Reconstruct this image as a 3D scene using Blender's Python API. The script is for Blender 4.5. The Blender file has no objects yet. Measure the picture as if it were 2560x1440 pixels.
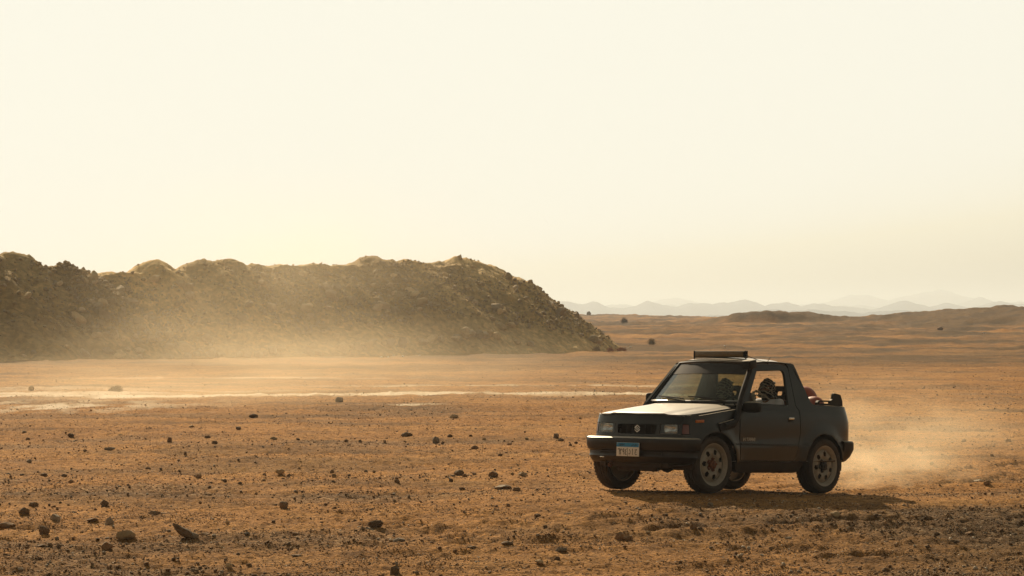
import bpy, bmesh, math, random
import numpy as np
from mathutils import Vector, Matrix, Euler
from mathutils.geometry import tessellate_polygon

R = math.radians
scene = bpy.context.scene
col = scene.collection
random.seed(7)

# ------------------------------------------------------------------ camera
F_PX, HOR = 6591.33, 790.0            # focal length and horizon row, in pixels of the 2560 px wide photograph
CAM_Z = 2.219
CAM_PITCH = math.atan((HOR - 720.0) / F_PX)
cam_data = bpy.data.cameras.new('camera')
cam_data.sensor_width = 36.0
cam_data.lens = F_PX / 2560.0 * 36.0
cam_data.clip_start = 0.5
cam_data.clip_end = 60000.0
cam = bpy.data.objects.new('camera', cam_data)
cam.location = (0, 0, CAM_Z)
cam.rotation_euler = (math.pi / 2 + CAM_PITCH, 0, 0)
col.objects.link(cam)
scene.camera = cam

# ------------------------------------------------------------------ sky and sun
SUN_EL, SUN_AZ = R(29.0), R(-17.0)    # azimuth measured from the view direction (+Y), negative to the left
world = bpy.data.worlds.new('World')
scene.world = world
world.use_nodes = True
wn, wl = world.node_tree.nodes, world.node_tree.links
bg = wn['Background']
sky = wn.new('ShaderNodeTexSky')
sky.sky_type = 'NISHITA'
sky.sun_disc = False
sky.sun_elevation = SUN_EL
sky.sun_rotation = SUN_AZ
sky.altitude = 0
sky.air_density = 1.0
sky.dust_density = 4.0
sky.ozone_density = 0.6
# dusty air near the sun saturates to a warm cream, the sky behind the camera stays dim
bw = wn.new('ShaderNodeRGBToBW'); wl.new(sky.outputs[0], bw.inputs[0])
def wmath(op, x, y):
    m = wn.new('ShaderNodeMath'); m.operation = op
    for i, v in enumerate((x, y)):
        if v is None: continue
        if hasattr(v, 'links'): wl.new(v, m.inputs[i])
        else: m.inputs[i].default_value = v
    return m.outputs[0]
SKY_K = 0.235
e_ = wmath('POWER', wmath('MULTIPLY', bw.outputs[0], SKY_K), 2.0)
f_ = wmath('SUBTRACT', 1.0, wmath('EXPONENT', wmath('MULTIPLY', e_, -1.0), None))
sr = wn.new('ShaderNodeValToRGB'); wl.new(f_, sr.inputs[0])
for _ in range(3): sr.color_ramp.elements.new(.5)
for e, (p, c) in zip(sr.color_ramp.elements, ((0, (.03, .03, .03)), (.25, (.20, .19, .15)), (.75, (.74, .67, .49)), (.93, (.925, .855, .645)), (1, (.972, .95, .825)))):
    e.position = p; e.color = (*c, 1)
vs_ = wn.new('ShaderNodeVectorMath'); vs_.operation = 'SCALE'; vs_.inputs['Scale'].default_value = 0.985 / 0.12 / 2 ** 0.3
wl.new(sr.outputs[0], vs_.inputs[0]); wl.new(vs_.outputs[0], bg.inputs[0])
bg.inputs[1].default_value = 0.12

sun_data = bpy.data.lights.new('sun', 'SUN')
sun_data.energy = 4.6
sun_data.angle = R(0.5)
sun_data.color = (1.0, 0.80, 0.55)
sun = bpy.data.objects.new('sun', sun_data)
sd = Vector((math.sin(SUN_AZ) * math.cos(SUN_EL), math.cos(SUN_AZ) * math.cos(SUN_EL), math.sin(SUN_EL)))
sun.rotation_euler = sd.to_track_quat('Z', 'Y').to_euler()
col.objects.link(sun)

scene.view_settings.view_transform = 'Standard'
scene.view_settings.look = 'None'
scene.view_settings.gamma = 1
scene.view_settings.exposure = 0.3
cy = scene.cycles
cy.use_denoising = True
cy.max_bounces = 6
cy.diffuse_bounces = 3
cy.glossy_bounces = 3
cy.transparent_max_bounces = 12
cy.volume_bounces = 1
cy.volume_step_rate = 2.0
cy.volume_max_steps = 96
cy.sample_clamp_indirect = 6.0

# ------------------------------------------------------------------ noise in numpy (gradient noise, world coordinates)
_rs = np.random.RandomState(11)
_perm = _rs.permutation(512)
_perm = np.concatenate([_perm, _perm, _perm])
_ang = _rs.rand(512) * 2 * np.pi
_gx, _gy = np.cos(_ang), np.sin(_ang)

def gnoise(x, y):
    x = np.asarray(x, dtype=np.float64); y = np.asarray(y, dtype=np.float64)
    xi = np.floor(x).astype(np.int64); yi = np.floor(y).astype(np.int64)
    fx, fy = x - xi, y - yi
    ux, uy = fx * fx * fx * (fx * (fx * 6 - 15) + 10), fy * fy * fy * (fy * (fy * 6 - 15) + 10)
    def g(i, j, dx, dy):
        h = _perm[(_perm[(xi + i) & 511] + ((yi + j) & 511))] & 511
        return _gx[h] * dx + _gy[h] * dy
    a = g(0, 0, fx, fy); b = g(1, 0, fx - 1, fy); c = g(0, 1, fx, fy - 1); d = g(1, 1, fx - 1, fy - 1)
    return (a + (b - a) * ux + (c - a) * uy + (a - b - c + d) * ux * uy) * 1.5

def fbm(x, y, octaves=4, gain=0.5, lac=2.03):
    s = 0; amp = 1; fx, fy = np.asarray(x, float), np.asarray(y, float)
    for k in range(octaves):
        s = s + amp * gnoise(fx + 17.3 * k, fy - 9.1 * k)
        amp *= gain; fx = fx * lac; fy = fy * lac
    return s

def sstep(a, b, x):
    t = np.clip((np.asarray(x, float) - a) / (b - a), 0, 1)
    return t * t * (3 - 2 * t)

# ------------------------------------------------------------------ small helpers
def tag(o, label=None, cat=None, group=None, kind=None):
    if label: o['label'] = label
    if cat: o['category'] = cat
    if group: o['group'] = group
    if kind: o['kind'] = kind
    return o

def empty(name, loc, rot=(0, 0, 0), parent=None):
    o = bpy.data.objects.new(name, None)
    o.empty_display_size = 0.2
    o.location = loc; o.rotation_euler = rot; o.parent = parent
    col.objects.link(o)
    return o

def mesh_obj(name, verts, faces, mat, parent=None, smooth=True, angle=None):
    me = bpy.data.meshes.new(name)
    me.from_pydata([tuple(v) for v in verts], [], faces)
    return link_mesh(name, me, mat, parent, smooth, angle)

def link_mesh(name, me, mat, parent=None, smooth=True, angle=None):
    mats = mat if isinstance(mat, (list, tuple)) else [mat]
    for m in mats: me.materials.append(m)
    if smooth:
        me.shade_smooth()
        if angle is not None: me.set_sharp_from_angle(angle=R(angle))
    o = bpy.data.objects.new(name, me)
    o.parent = parent
    col.objects.link(o)
    return o

def bm_obj(name, bm, mat, parent=None, smooth=True, angle=35, normals=True):
    if normals: bmesh.ops.recalc_face_normals(bm, faces=bm.faces)
    me = bpy.data.meshes.new(name)
    bm.to_mesh(me); bm.free()
    return link_mesh(name, me, mat, parent, smooth, angle)

def grid_mesh(name, X, Y, Z, mat, parent=None, attrs=None, smooth=True):
    n, m = X.shape
    co = np.stack([X, Y, Z], -1).reshape(-1, 3).astype(np.float32)
    i = np.arange((n - 1) * (m - 1)); r, c = i // (m - 1), i % (m - 1)
    a = r * m + c
    q = np.stack([a, a + 1, a + m + 1, a + m], -1).astype(np.int32)
    me = bpy.data.meshes.new(name)
    me.vertices.add(len(co)); me.vertices.foreach_set('co', co.ravel())
    me.loops.add(q.size); me.loops.foreach_set('vertex_index', q.ravel())
    me.polygons.add(len(q)); me.polygons.foreach_set('loop_start', np.arange(0, q.size, 4, dtype=np.int32))
    me.update(calc_edges=True)
    for k, v in (attrs or {}).items():
        at = me.attributes.new(k, 'FLOAT', 'POINT'); at.data.foreach_set('value', v.reshape(-1).astype(np.float32))
    return link_mesh(name, me, mat, parent, smooth)

def tri_soup(name, co, tris, mat, parent=None, smooth=False):
    me = bpy.data.meshes.new(name)
    me.vertices.add(len(co)); me.vertices.foreach_set('co', co.astype(np.float32).ravel())
    me.loops.add(tris.size); me.loops.foreach_set('vertex_index', tris.astype(np.int32).ravel())
    me.polygons.add(len(tris)); me.polygons.foreach_set('loop_start', np.arange(0, tris.size, 3, dtype=np.int32))
    me.update(calc_edges=True)
    return link_mesh(name, me, mat, parent, smooth)

# ------------------------------------------------------------------ materials
def new_mat(name):
    m = bpy.data.materials.new(name); m.use_nodes = True
    return m, m.node_tree.nodes, m.node_tree.links, m.node_tree.nodes['Principled BSDF']

def ramp(n, stops):
    r = n.new('ShaderNodeValToRGB')
    while len(r.color_ramp.elements) < len(stops): r.color_ramp.elements.new(0.5)
    for e, (p, c) in zip(r.color_ramp.elements, stops):
        e.position = p; e.color = (c[0], c[1], c[2], 1)
    return r

def noise_node(n, l, scale, detail=4, rough=0.55, coord=None, kind='Object'):
    t = n.new('ShaderNodeTexNoise'); t.inputs['Scale'].default_value = scale
    t.inputs['Detail'].default_value = detail; t.inputs['Roughness'].default_value = rough
    if coord is None: coord = n.new('ShaderNodeTexCoord').outputs[kind]
    l.new(coord, t.inputs['Vector'])
    return t

def mix_rgb(n, l, fac, a, b, mode='MIX'):
    m = n.new('ShaderNodeMix'); m.data_type = 'RGBA'; m.blend_type = mode
    for sock, v in ((m.inputs[0], fac), (m.inputs[6], a), (m.inputs[7], b)):
        if hasattr(v, 'links'): l.new(v, sock)
        elif isinstance(v, (int, float)): sock.default_value = v
        else: sock.default_value = (v[0], v[1], v[2], 1)
    return m.outputs[2]

def mth(n, l, op, a, b=None, clamp=False):
    m = n.new('ShaderNodeMath'); m.operation = op; m.use_clamp = clamp
    for sock, v in zip(m.inputs, (a, b)):
        if v is None: continue
        if hasattr(v, 'links'): l.new(v, sock)
        else: sock.default_value = v
    return m.outputs[0]

def simple(name, colr, rough=0.6, metal=0.0, coat=0.0, var=0.12, scale=30, bump=0.0, dust=0.0, dustcol=(0.33, 0.20, 0.10)):
    """plain surface with small blotches of tone, optional grain and a thin uneven film of dust"""
    m, n, l, b = new_mat(name)
    tc = n.new('ShaderNodeTexCoord').outputs['Object']
    nz = noise_node(n, l, scale, 4, 0.6, tc)
    lo = [c * (1 - var) for c in colr]; hi = [min(1, c * (1 + var)) for c in colr]
    r = ramp(n, [(0.3, lo), (0.7, hi)]); l.new(nz.outputs[0], r.inputs[0])
    base = r.outputs[0]
    if dust > 0:
        n2 = noise_node(n, l, scale * 0.22, 5, 0.65, tc)
        f = mth(n, l, 'MULTIPLY', mth(n, l, 'MULTIPLY_ADD', n2.outputs[0], 2.2), dust, True)
        n.active = None
        mm = n.new('ShaderNodeMapRange'); l.new(n2.outputs[0], mm.inputs[0])
        mm.inputs[1].default_value = 0.35; mm.inputs[2].default_value = 0.7
        mm.inputs[3].default_value = dust * 0.35; mm.inputs[4].default_value = dust
        base = mix_rgb(n, l, mm.outputs[0], base, dustcol)
    l.new(base, b.inputs['Base Color'])
    b.inputs['Roughness'].default_value = rough
    b.inputs['Metallic'].default_value = metal
    b.inputs['Coat Weight'].default_value = coat
    if bump > 0:
        nb = noise_node(n, l, scale * 3, 3, 0.6, tc)
        bp = n.new('ShaderNodeBump'); bp.inputs['Strength'].default_value = bump; bp.inputs['Distance'].default_value = 0.01
        l.new(nb.outputs[0], bp.inputs['Height']); l.new(bp.outputs[0], b.inputs['Normal'])
    return m
# ================================================================== SETTING
CAR_T = Vector((3.3016, 33.3634, 0.0))
CAR_E = Euler((R(0.5488), R(-2.8086), R(226.8559)), 'XYZ')
CAR_M = CAR_E.to_matrix()
_nrm = CAR_M @ Vector((0, 0, 1))
_ctr = CAR_T + CAR_M @ Vector((1.1, 0, 0))

def ground_h(x, y):
    x = np.asarray(x, float); y = np.asarray(y, float)
    d = np.sqrt(x * x + y * y)
    # broad swells, taller with distance, elongated across the view
    amp = np.interp(d, [0, 25, 60, 110, 160, 260, 500, 900, 3000], [.02, .03, .045, .05, .08, .36, .38, .30, .2])
    h = amp * fbm(x / 19.0 + 3.1, y / 11.0 + 1.7, 4, .55)
    h = h + np.interp(d, [0, 30, 100, 180, 400], [.014, .025, .05, .13, .26]) * fbm(x / 3.1, y / 1.9, 3, .6)
    # small lumps of sand
    h = h + np.interp(d, [0, 40, 120, 300], [.022, .026, .03, .0]) * fbm(x / 0.62, y / 0.5, 3, .62) * (0.6 + 0.9 * sstep(-.2, .5, fbm(x / 6., y / 5., 2)))
    h = h + np.interp(d, [0, 35, 70, 90], [.014, .014, .012, .0]) * fbm(x / 0.13, y / 0.13, 3, .7)
    # old wheel tracks running diagonally through the foreground
    t = (x * 0.25 + y * 0.97)
    wob = 0.25 * fbm(x / 4.0, y / 4.0, 2)
    for c, w, a in ((25.2, .16, .06), (26.6, .16, .055), (28.2, .2, .045), (23.8, .18, .06), (22.3, .16, .05), (29.0, .18, .03), (30.2, .2, .03), (31.6, .2, .035), (33.1, .2, .035), (36.5, .25, .03), (38.2, .25, .03)):
        u = (x * -0.30 + y * 0.954 - c + wob)
        h = h - a * np.exp(-(u / w) ** 2) + a * .7 * np.exp(-((u + .38) / (w * 1.1)) ** 2)
    # rise towards the plateau in the distance, low dark dune and ridge on the right
    h = h + 1.15 * sstep(170, 330, d) - .35 * sstep(330, 480, d)
    h = h + 1.0 * np.exp(-(((x - 12) / 38.0) ** 2)) * sstep(420, 640, d)
    u = (x - 35.6) / 9.6
    dune = np.exp(-np.abs(u) ** 3.2 * (1.0 + 0.9 * (u > 0))) * sstep(338, 343, y - 3.0 * np.sin(x * .35)) * (1 - sstep(350, 380, y))
    h = h + 1.55 * dune * (1 + .12 * fbm(x / 5., y / 5., 3))
    r = sstep(42, 66, x + .10 * (y - 300)) * sstep(284, 296, y + 7 * fbm(x / 14., y / 14., 3)) * (1 - .7 * sstep(330, 430, y))
    h = h + 2.05 * r * (1 + .10 * fbm(x / 6., y / 6., 3))
    r2 = sstep(30, 44, x) * np.exp(-(((y - 182 - 3 * fbm(x / 7., y / 30., 2)) / 4.0) ** 2))
    h = h + .45 * r2
    h = h + .16 * np.exp(-(((y - 118 - .3 * x) / 4.5) ** 2)) * np.exp(-(((x - 5.5) / 6.5) ** 2))
    h = h + .13 * np.exp(-(((y - 28.1 - .12 * (x - 3)) / .95) ** 2)) * sstep(-1.5, 1.5, x) * (1 - sstep(7, 10, x)) * (1 + .25 * fbm(x / 1.1, y / .8, 2))
    # firm, even ground under the vehicle, on its own slight slope
    w = np.exp(-(np.sqrt((x - _ctr.x) ** 2 + (y - _ctr.y) ** 2) / 2.9) ** 4)
    pl = -(_nrm.x * (x - CAR_T.x) + _nrm.y * (y - CAR_T.y)) / _nrm.z
    h = h * (1 - w) + (pl - .004 + .006 * fbm(x / .2, y / .2, 3)) * w
    # soil scraped into faint ridges along the old tracks
    h = h + .017 * fbm((.954 * x + .30 * y) / 2.6, (-.30 * x + .954 * y) / .24, 3, .6) * (1 - sstep(42, 60, d)) * (1 - w) * (.35 + .9 * sstep(-.2, .4, fbm(x / 5. + 3, y / 4., 2)))
    # the vehicle's own wheel tracks
    ax, ay = CAR_M[0][0], CAR_M[1][0]
    al = (x - CAR_T.x) * ax + (y - CAR_T.y) * ay; la = -(x - CAR_T.x) * ay + (y - CAR_T.y) * ax + .25 * np.sin(np.minimum(al, 0) * .12) * np.minimum(al, 0) * .3
    tr = sstep(.05, -.35, al) * sstep(-26, -14, al)
    for c in (.70, -.70):
        u = np.abs(la - c)
        h = h + tr * (-.030 * np.exp(-(u / .105) ** 4) + .024 * np.exp(-((u - .17) / .06) ** 2) * (1 + .4 * fbm(x / .3, y / .3, 2)))
    return h

def gh(x, y): return float(ground_h(np.array([x]), np.array([y]))[0])

def at(px, py, z_off=0.0):
    """world point where the line of sight through a photo pixel meets the ground"""
    a = CAM_PITCH
    u, v = (px - 1280) / F_PX, (720 - py) / F_PX
    d = (u, math.cos(a) - v * math.sin(a), math.sin(a) + v * math.cos(a))
    ts = np.concatenate([np.arange(18, 200, .1), np.geomspace(200, 3000, 1500)])
    X, Y, Z = d[0] * ts, d[1] * ts, CAM_Z + d[2] * ts
    g = ground_h(X, Y) + z_off
    k = np.argmax(Z < g)
    if Z[k] >= g[k]: k = int(np.argmin(Z - g))
    return float(X[k]), float(Y[k]), float(ground_h(X[k:k + 1], Y[k:k + 1])[0])

def pale_mask(x, y):
    """dried pale silt left along a wash that crosses the plain"""
    wob = 1.5 * fbm(x / 16., y / 40., 3) + .5 * fbm(x / 2.5, y / 9., 3)
    brk = fbm(x / 2.2, y / 4.5, 3)
    def band(c, w, x0, x1, s=1.0):
        e = sstep(x0, x0 + 5, x) * (1 - sstep(x1 - 5, x1, x))
        return s * np.exp(-np.abs((y - c - wob) / w) ** 3) * e * sstep(-.75, .15, brk + .35)
    m = band(73.5, 1.0, -40, 8, .95)
    m = np.maximum(m, band(75.5, 1.2, -40, -7, .75))
    m = np.maximum(m, band(85.5, .8, -8, 9, .6))
    m = np.maximum(m, band(80.5, 1.0, -30, -9, .45))
    m = np.maximum(m, .9 * np.exp(-((x + 3.0) / 1.1) ** 4 - np.abs((y - 66.6 - .2 * x - .4 * wob) / .7) ** 3) * sstep(-.5, .2, brk))
    m = np.maximum(m, band(95, 1.0, -17, -2, .45)); m = np.maximum(m, band(78.6, .6, -22, -4, .4))
    sp = np.exp(-(((x + 11.2) / 3.2) ** 2) - (((y - 65.5) / 5.2) ** 2))
    m = np.maximum(m, .75 * sp * sstep(-.35, .35, fbm(x / 1.2, y / 3.2, 4)))
    return np.clip(m, 0, 1)

def make_ground_mat():
    m, n, l, b = new_mat('sand')
    tc = n.new('ShaderNodeTexCoord').outputs['Object']
    big = noise_node(n, l, 0.09, 5, 0.6, tc)
    mid = noise_node(n, l, 0.9, 5, 0.6, tc)
    sml = noise_node(n, l, 9.0, 4, 0.65, tc)
    fin = noise_node(n, l, 38.0, 3, 0.7, tc)
    c1 = ramp(n, [(0.32, (0.31, 0.150, 0.045)), (0.50, (0.42, 0.205, 0.062)), (0.68, (0.49, 0.26, 0.082))]); l.new(big.outputs[0], c1.inputs[0])
    c2 = ramp(n, [(0.34, (0.23, 0.120, 0.045)), (0.5, (0.42, 0.210, 0.066)), (0.72, (0.52, 0.285, 0.10))]); l.new(mid.outputs[0], c2.inputs[0])
    base = mix_rgb(n, l, 0.5, c1.outputs[0], c2.outputs[0])
    c3 = ramp(n, [(0.36, (0.36, 0.33, 0.30)), (0.5, (1, 1, 1)), (0.66, (1.35, 1.3, 1.25))]); l.new(sml.outputs[0], c3.inputs[0])
    base = mix_rgb(n, l, 0.65, base, c3.outputs[0], 'MULTIPLY')
    c4 = ramp(n, [(0.36, (0.32, 0.28, 0.25)), (0.5, (1, 1, 1)), (0.64, (1.65, 1.65, 1.65))]); l.new(fin.outputs[0], c4.inputs[0])
    base = mix_rgb(n, l, 0.6, base, c4.outputs[0], 'MULTIPLY')
    ag = n.new('ShaderNodeAttribute'); ag.attribute_name = 'gravel'
    gv = n.new('ShaderNodeTexVoronoi'); gv.inputs['Scale'].default_value = 22; l.new(tc, gv.inputs['Vector'])
    gc = ramp(n, [(0.0, (0.11, 0.062, 0.028)), (0.45, (0.21, 0.115, 0.048)), (0.8, (0.32, 0.18, 0.075)), (1.0, (0.46, 0.31, 0.17))])
    sepc = n.new('ShaderNodeSeparateColor'); l.new(gv.outputs['Color'], sepc.inputs[0]); l.new(sepc.outputs[0], gc.inputs[0])
    base = mix_rgb(n, l, ag.outputs['Fac'], base, gc.outputs[0])
    ad = n.new('ShaderNodeAttribute'); ad.attribute_name = 'stone_shade'
    dk = mix_rgb(n, l, 1.0, base, (0.36, 0.42, 0.50), 'MULTIPLY')  # dark rock tone and ground shade, both multiplied into the sand colour
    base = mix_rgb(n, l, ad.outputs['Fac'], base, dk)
    ap = n.new('ShaderNodeAttribute'); ap.attribute_name = 'pale'
    base = mix_rgb(n, l, ap.outputs['Fac'], base, (0.70, 0.56, 0.36))
    l.new(base, b.inputs['Base Color'])
    rg = mix_rgb(n, l, ap.outputs['Fac'], (0.95, 0.95, 0.95), (0.62, 0.62, 0.62))
    l.new(rg, b.inputs['Roughness'])
    b.inputs['Specular IOR Level'].default_value = 0.06
    sm = mth(n, l, 'ADD', mth(n, l, 'MULTIPLY', sml.outputs[0], 0.6), mth(n, l, 'MULTIPLY', fin.outputs[0], 0.35))
    bp = n.new('ShaderNodeBump'); bp.inputs['Strength'].default_value = 1.0; bp.inputs['Distance'].default_value = 0.07
    l.new(sm, bp.inputs['Height']); l.new(bp.outputs[0], b.inputs['Normal'])
    return m

MAT_SAND = make_ground_mat()

def gravel_mask(x, y):
    d = np.sqrt(x * x + y * y)
    g = fbm(x / 5.5 + 2, y / 3.2, 4, .6)
    right = sstep(-1, 5, x - (y - 26) * .15) * (1 - sstep(28, 34, y - .35 * x))
    far = sstep(120, 200, d)
    return np.clip(sstep(.12, .75, g + .45 * right + .15 * far) * .75, 0, 1)

def stone_shade_mask(x, y):
    """dark rock of dune and ridges, plus shade painted on far plain and foreground"""
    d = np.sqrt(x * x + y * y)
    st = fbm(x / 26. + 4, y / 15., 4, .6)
    far = sstep(88, 135, d) * (.72 + .85 * st + .35 * fbm(x / 6., y / 9., 3, .6)) * (1 - .35 * sstep(-8, -20, x))  # dark gravel bands, with the shadows among the stones painted in
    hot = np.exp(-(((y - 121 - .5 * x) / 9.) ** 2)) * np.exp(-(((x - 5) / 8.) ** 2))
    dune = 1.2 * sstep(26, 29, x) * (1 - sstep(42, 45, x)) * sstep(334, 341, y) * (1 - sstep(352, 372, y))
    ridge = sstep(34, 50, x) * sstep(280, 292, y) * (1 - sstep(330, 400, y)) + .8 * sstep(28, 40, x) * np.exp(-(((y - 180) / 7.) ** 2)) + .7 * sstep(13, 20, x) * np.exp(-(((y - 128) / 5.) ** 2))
    near = .62 * sstep(-3.5, 3.5, x - (31 - y) * .55 + 1.4 * fbm(x / 3., y / 3., 3)) * (1 - sstep(28.0, 31.5, y - .22 * x + .8 * fbm(x / 2., y / 2., 3))) + .30 * sstep(33, 24, y)  # foreground tilting away from the sun, its shade painted as colour
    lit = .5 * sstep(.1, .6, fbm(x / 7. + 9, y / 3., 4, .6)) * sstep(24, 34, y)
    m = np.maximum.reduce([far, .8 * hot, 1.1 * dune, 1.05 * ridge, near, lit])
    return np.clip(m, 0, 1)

def make_ground():
    az_d = np.linspace(R(-17), R(17), 940)
    az = np.concatenate([np.linspace(R(-180), R(-17.5), 60), az_d, np.linspace(R(17.5), R(180), 60)])
    r1 = np.linspace(.5, 17.5, 24)
    r2 = 1 / np.linspace(1 / 18.0, 1 / 175.0, 640)
    r3 = np.geomspace(176, 900, 300)
    r4 = np.geomspace(910, 14000, 40)
    r = np.concatenate([r1, r2, r3, r4])
    A, D = np.meshgrid(az, r)
    X, Y = D * np.sin(A), D * np.cos(A)
    Z = ground_h(X, Y)
    g = grid_mesh('ground', X, Y, Z, MAT_SAND, attrs={'pale': pale_mask(X, Y), 'gravel': gravel_mask(X, Y), 'stone_shade': stone_shade_mask(X, Y)})
    tag(g, kind='structure')
    return g
make_ground()

# ---- the long spoil heap: tipped cones of earth and rock in front of a flat bench
def base_line(x): return 129.5 + (x + 26) * 1.02

CONES = []   # x, dy behind the base line, height, slope
for px, top, dy, sl in ((-210, 640, 8.6, .70), (-60, 622, 9.2, .68), (28, 625, 8.8, .82), (150, 657, 7.4, .84), (202, 673, 7.4, .84), (386, 646, 8.8, .86),
                        (505, 650, 8.4, .70), (560, 645, 9.0, .76), (655, 672, 8.0, .70), (760, 690, 6.8, .66), (850, 690, 7.0, .66), (935, 634, 9.0, .64), (1010, 652, 8.2, .66),
                        (1085, 655, 9.4, .64), (1150, 639, 10.6, .66), (1225, 665, 10.0, .68), (1282, 693, 9.0, .72), (1328, 734, 8.0, .74)):
    D = 141.0
    for _ in range(6):
        x = (px - 1280) * D / F_PX
        D = base_line(x) + dy
    CONES.append((x, D, CAM_Z + (HOR - top) * D / F_PX, sl))

def mound_h(x, y):
    h = np.full(np.shape(x), -3.0)
    wx = x + .3 * fbm(x / 2.4, y / 2.4, 3); wy = y + .3 * fbm(x / 2.4 + 9, y / 2.4, 3)
    for cx, cyy, ch, sl in CONES:
        d = np.sqrt((wx - cx) ** 2 + (wy - cyy) ** 2)
        c = ch - sl * (np.sqrt(d * d + .9) - .95) * 1.10
        k = .10
        h = np.logaddexp(h / k, c / k) * k
    # bench behind the cones
    top = np.interp(x, [-60, -28, -20, -15, -8, -3, 0], [4.7, 4.45, 4.46, 5.0, 5.30, 5.2, 4.2])
    edge = base_line(x) + 8.5
    bench = np.minimum(top + .06 * fbm(x / 2., y / 2., 3), top + (y - edge + .8) * .72)
    bench = bench - sstep(-3.5, 3, x) * 6
    bench = np.minimum(bench, top + (edge + 26 - y) * .6)
    k = .10
    h = np.logaddexp(h / k, bench / k) * k
    ts_ = y - base_line(x) + .5 + .5 * fbm(x / 1.5, y * 0, 2)
    skirt = .85 * (1 - np.exp(-ts_ * .75)) + .16 * ts_ - 3 * sstep(4.2, 6.4, x) - 6 * sstep(8, 14, ts_)
    h = np.logaddexp(h / k, skirt / k) * k
    rocky = sstep(-.1, .5, fbm(x / 3.0 + 7, y / 3.5, 3))
    amp = .035 + .05 * rocky
    h = h + .05 * fbm(x / .45 + .35 * y, y / 5.0, 3, .6) + .16 * fbm(x / 2.2 + .3 * y, y / 9.0, 2)
    rid = 1 - np.abs(fbm(x / .9, y / .9, 3, .6))
    h = h + amp * fbm(x / 1.1, y / 1.1, 4, .6) + .11 * rocky * (rid - .6) + (.010 + .022 * rocky) * fbm(x / .16, y / .16, 3, .7)
    return h

def make_mound_mat():
    m, n, l, b = new_mat('spoil')
    tc = n.new('ShaderNodeTexCoord').outputs['Object']
    a = noise_node(n, l, .22, 5, .62, tc)
    c = noise_node(n, l, 2.6, 5, .65, tc)
    v = n.new('ShaderNodeTexVoronoi'); v.inputs['Scale'].default_value = 4.5; l.new(tc, v.inputs['Vector'])
    r1 = ramp(n, [(.3, (.44, .315, .145)), (.5, (.56, .405, .19)), (.7, (.64, .47, .225))]); l.new(a.outputs[0], r1.inputs[0])
    r2 = ramp(n, [(.30, (.66, .64, .60)), (.5, (1, 1, 1)), (.7, (1.3, 1.28, 1.22))]); l.new(c.outputs[0], r2.inputs[0])
    base = mix_rgb(n, l, .75, r1.outputs[0], r2.outputs[0], 'MULTIPLY')
    se = n.new('ShaderNodeSeparateColor'); l.new(v.outputs['Color'], se.inputs[0])
    r3 = ramp(n, [(0, (.7, .7, .7)), (.6, (1, 1, 1)), (1, (1.35, 1.3, 1.25))]); l.new(se.outputs[0], r3.inputs[0])
    base = mix_rgb(n, l, .6, base, r3.outputs[0], 'MULTIPLY')
    at_ = n.new('ShaderNodeAttribute'); at_.attribute_name = 'load'
    r4 = ramp(n, [(0, (.74, .70, .64)), (.5, (1, 1, 1)), (1, (1.18, 1.14, 1.06))]); l.new(at_.outputs['Fac'], r4.inputs[0])
    base = mix_rgb(n, l, 1.0, base, r4.outputs[0], 'MULTIPLY')
    l.new(base, b.inputs['Base Color']); b.inputs['Roughness'].default_value = .95; b.inputs['Specular IOR Level'].default_value = .15
    f = noise_node(n, l, 11, 4, .7, tc)
    s = mth(n, l, 'ADD', mth(n, l, 'MULTIPLY', c.outputs[0], .7), mth(n, l, 'MULTIPLY', f.outputs[0], .3))
    bp = n.new('ShaderNodeBump'); bp.inputs['Strength'].default_value = .7; bp.inputs['Distance'].default_value = .07
    l.new(s, bp.inputs['Height']); l.new(bp.outputs[0], b.inputs['Normal'])
    return m
MAT_SPOIL = make_mound_mat()

def make_mound():
    xs = np.concatenate([np.linspace(-62, -34, 90), np.linspace(-33.8, 14, 760)])
    t = np.concatenate([np.linspace(-9, 14, 400), np.linspace(14.4, 44, 60)])
    X, T = np.meshgrid(xs, t)
    Y = base_line(X) + T
    Z = mound_h(X, Y)
    G = ground_h(X, Y)
    Z = np.maximum(Z, G - .6)
    # every tipped load has its own shade of earth
    rs_ = np.random.RandomState(5); tones = rs_.permutation(np.linspace(0, 1, len(CONES))); num = 0; den = 0
    for (cx, cyy, ch, sl), tn in zip(CONES, tones):
        e = np.exp((ch - sl * np.hypot(X + .6 * fbm(X / 1.5, Y / 1.5, 3) - cx, Y - cyy)) * 4.0); num = num + e * tn; den = den + e
    o = grid_mesh('mound', X, Y, Z, MAT_SPOIL, attrs={'load': np.clip(num / den + .12 * fbm(X / 1.2, Y / 1.2, 3), 0, 1)})
    tag(o, kind='structure')
make_mound()

# ---- far mountain ranges, really far and really large; haze below fades them, its blue is also in the rock
def make_range(name, D, pts, depth, seed):
    px = np.array([p[0] for p in pts], float); py = np.array([p[1] for p in pts], float)
    xk = (px - 1280) * D / F_PX; zk = CAM_Z + (HOR - py) * D / F_PX
    xs = np.linspace(xk[0], xk[-1], 520)
    ts = np.linspace(-1, 1, 46)
    X, T = np.meshgrid(xs, ts)
    top = np.interp(X, xk, zk)
    s = D / 6000.
    top = top + s * 2.4 * fbm(X / (48 * s) + seed, X * 0 + seed, 5, .62)
    prof = np.clip(1 - np.abs(T) ** 1.25, 0, 1)
    Y = D + T * depth
    Z = -6 + (top + 6) * prof * (1 + .22 * (1 - prof) * fbm(X / (90 * s) + seed, Y / (60 * s), 4, .6))
    o = grid_mesh('mountains', X, Y, Z, MAT_MTN)
    tag(o, kind='structure')
MAT_MTN = simple('haze_blue_rock', (.075, .10, .14), .95, var=.2, scale=.01)  # blue of the distant haze is mixed into this rock colour
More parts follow.
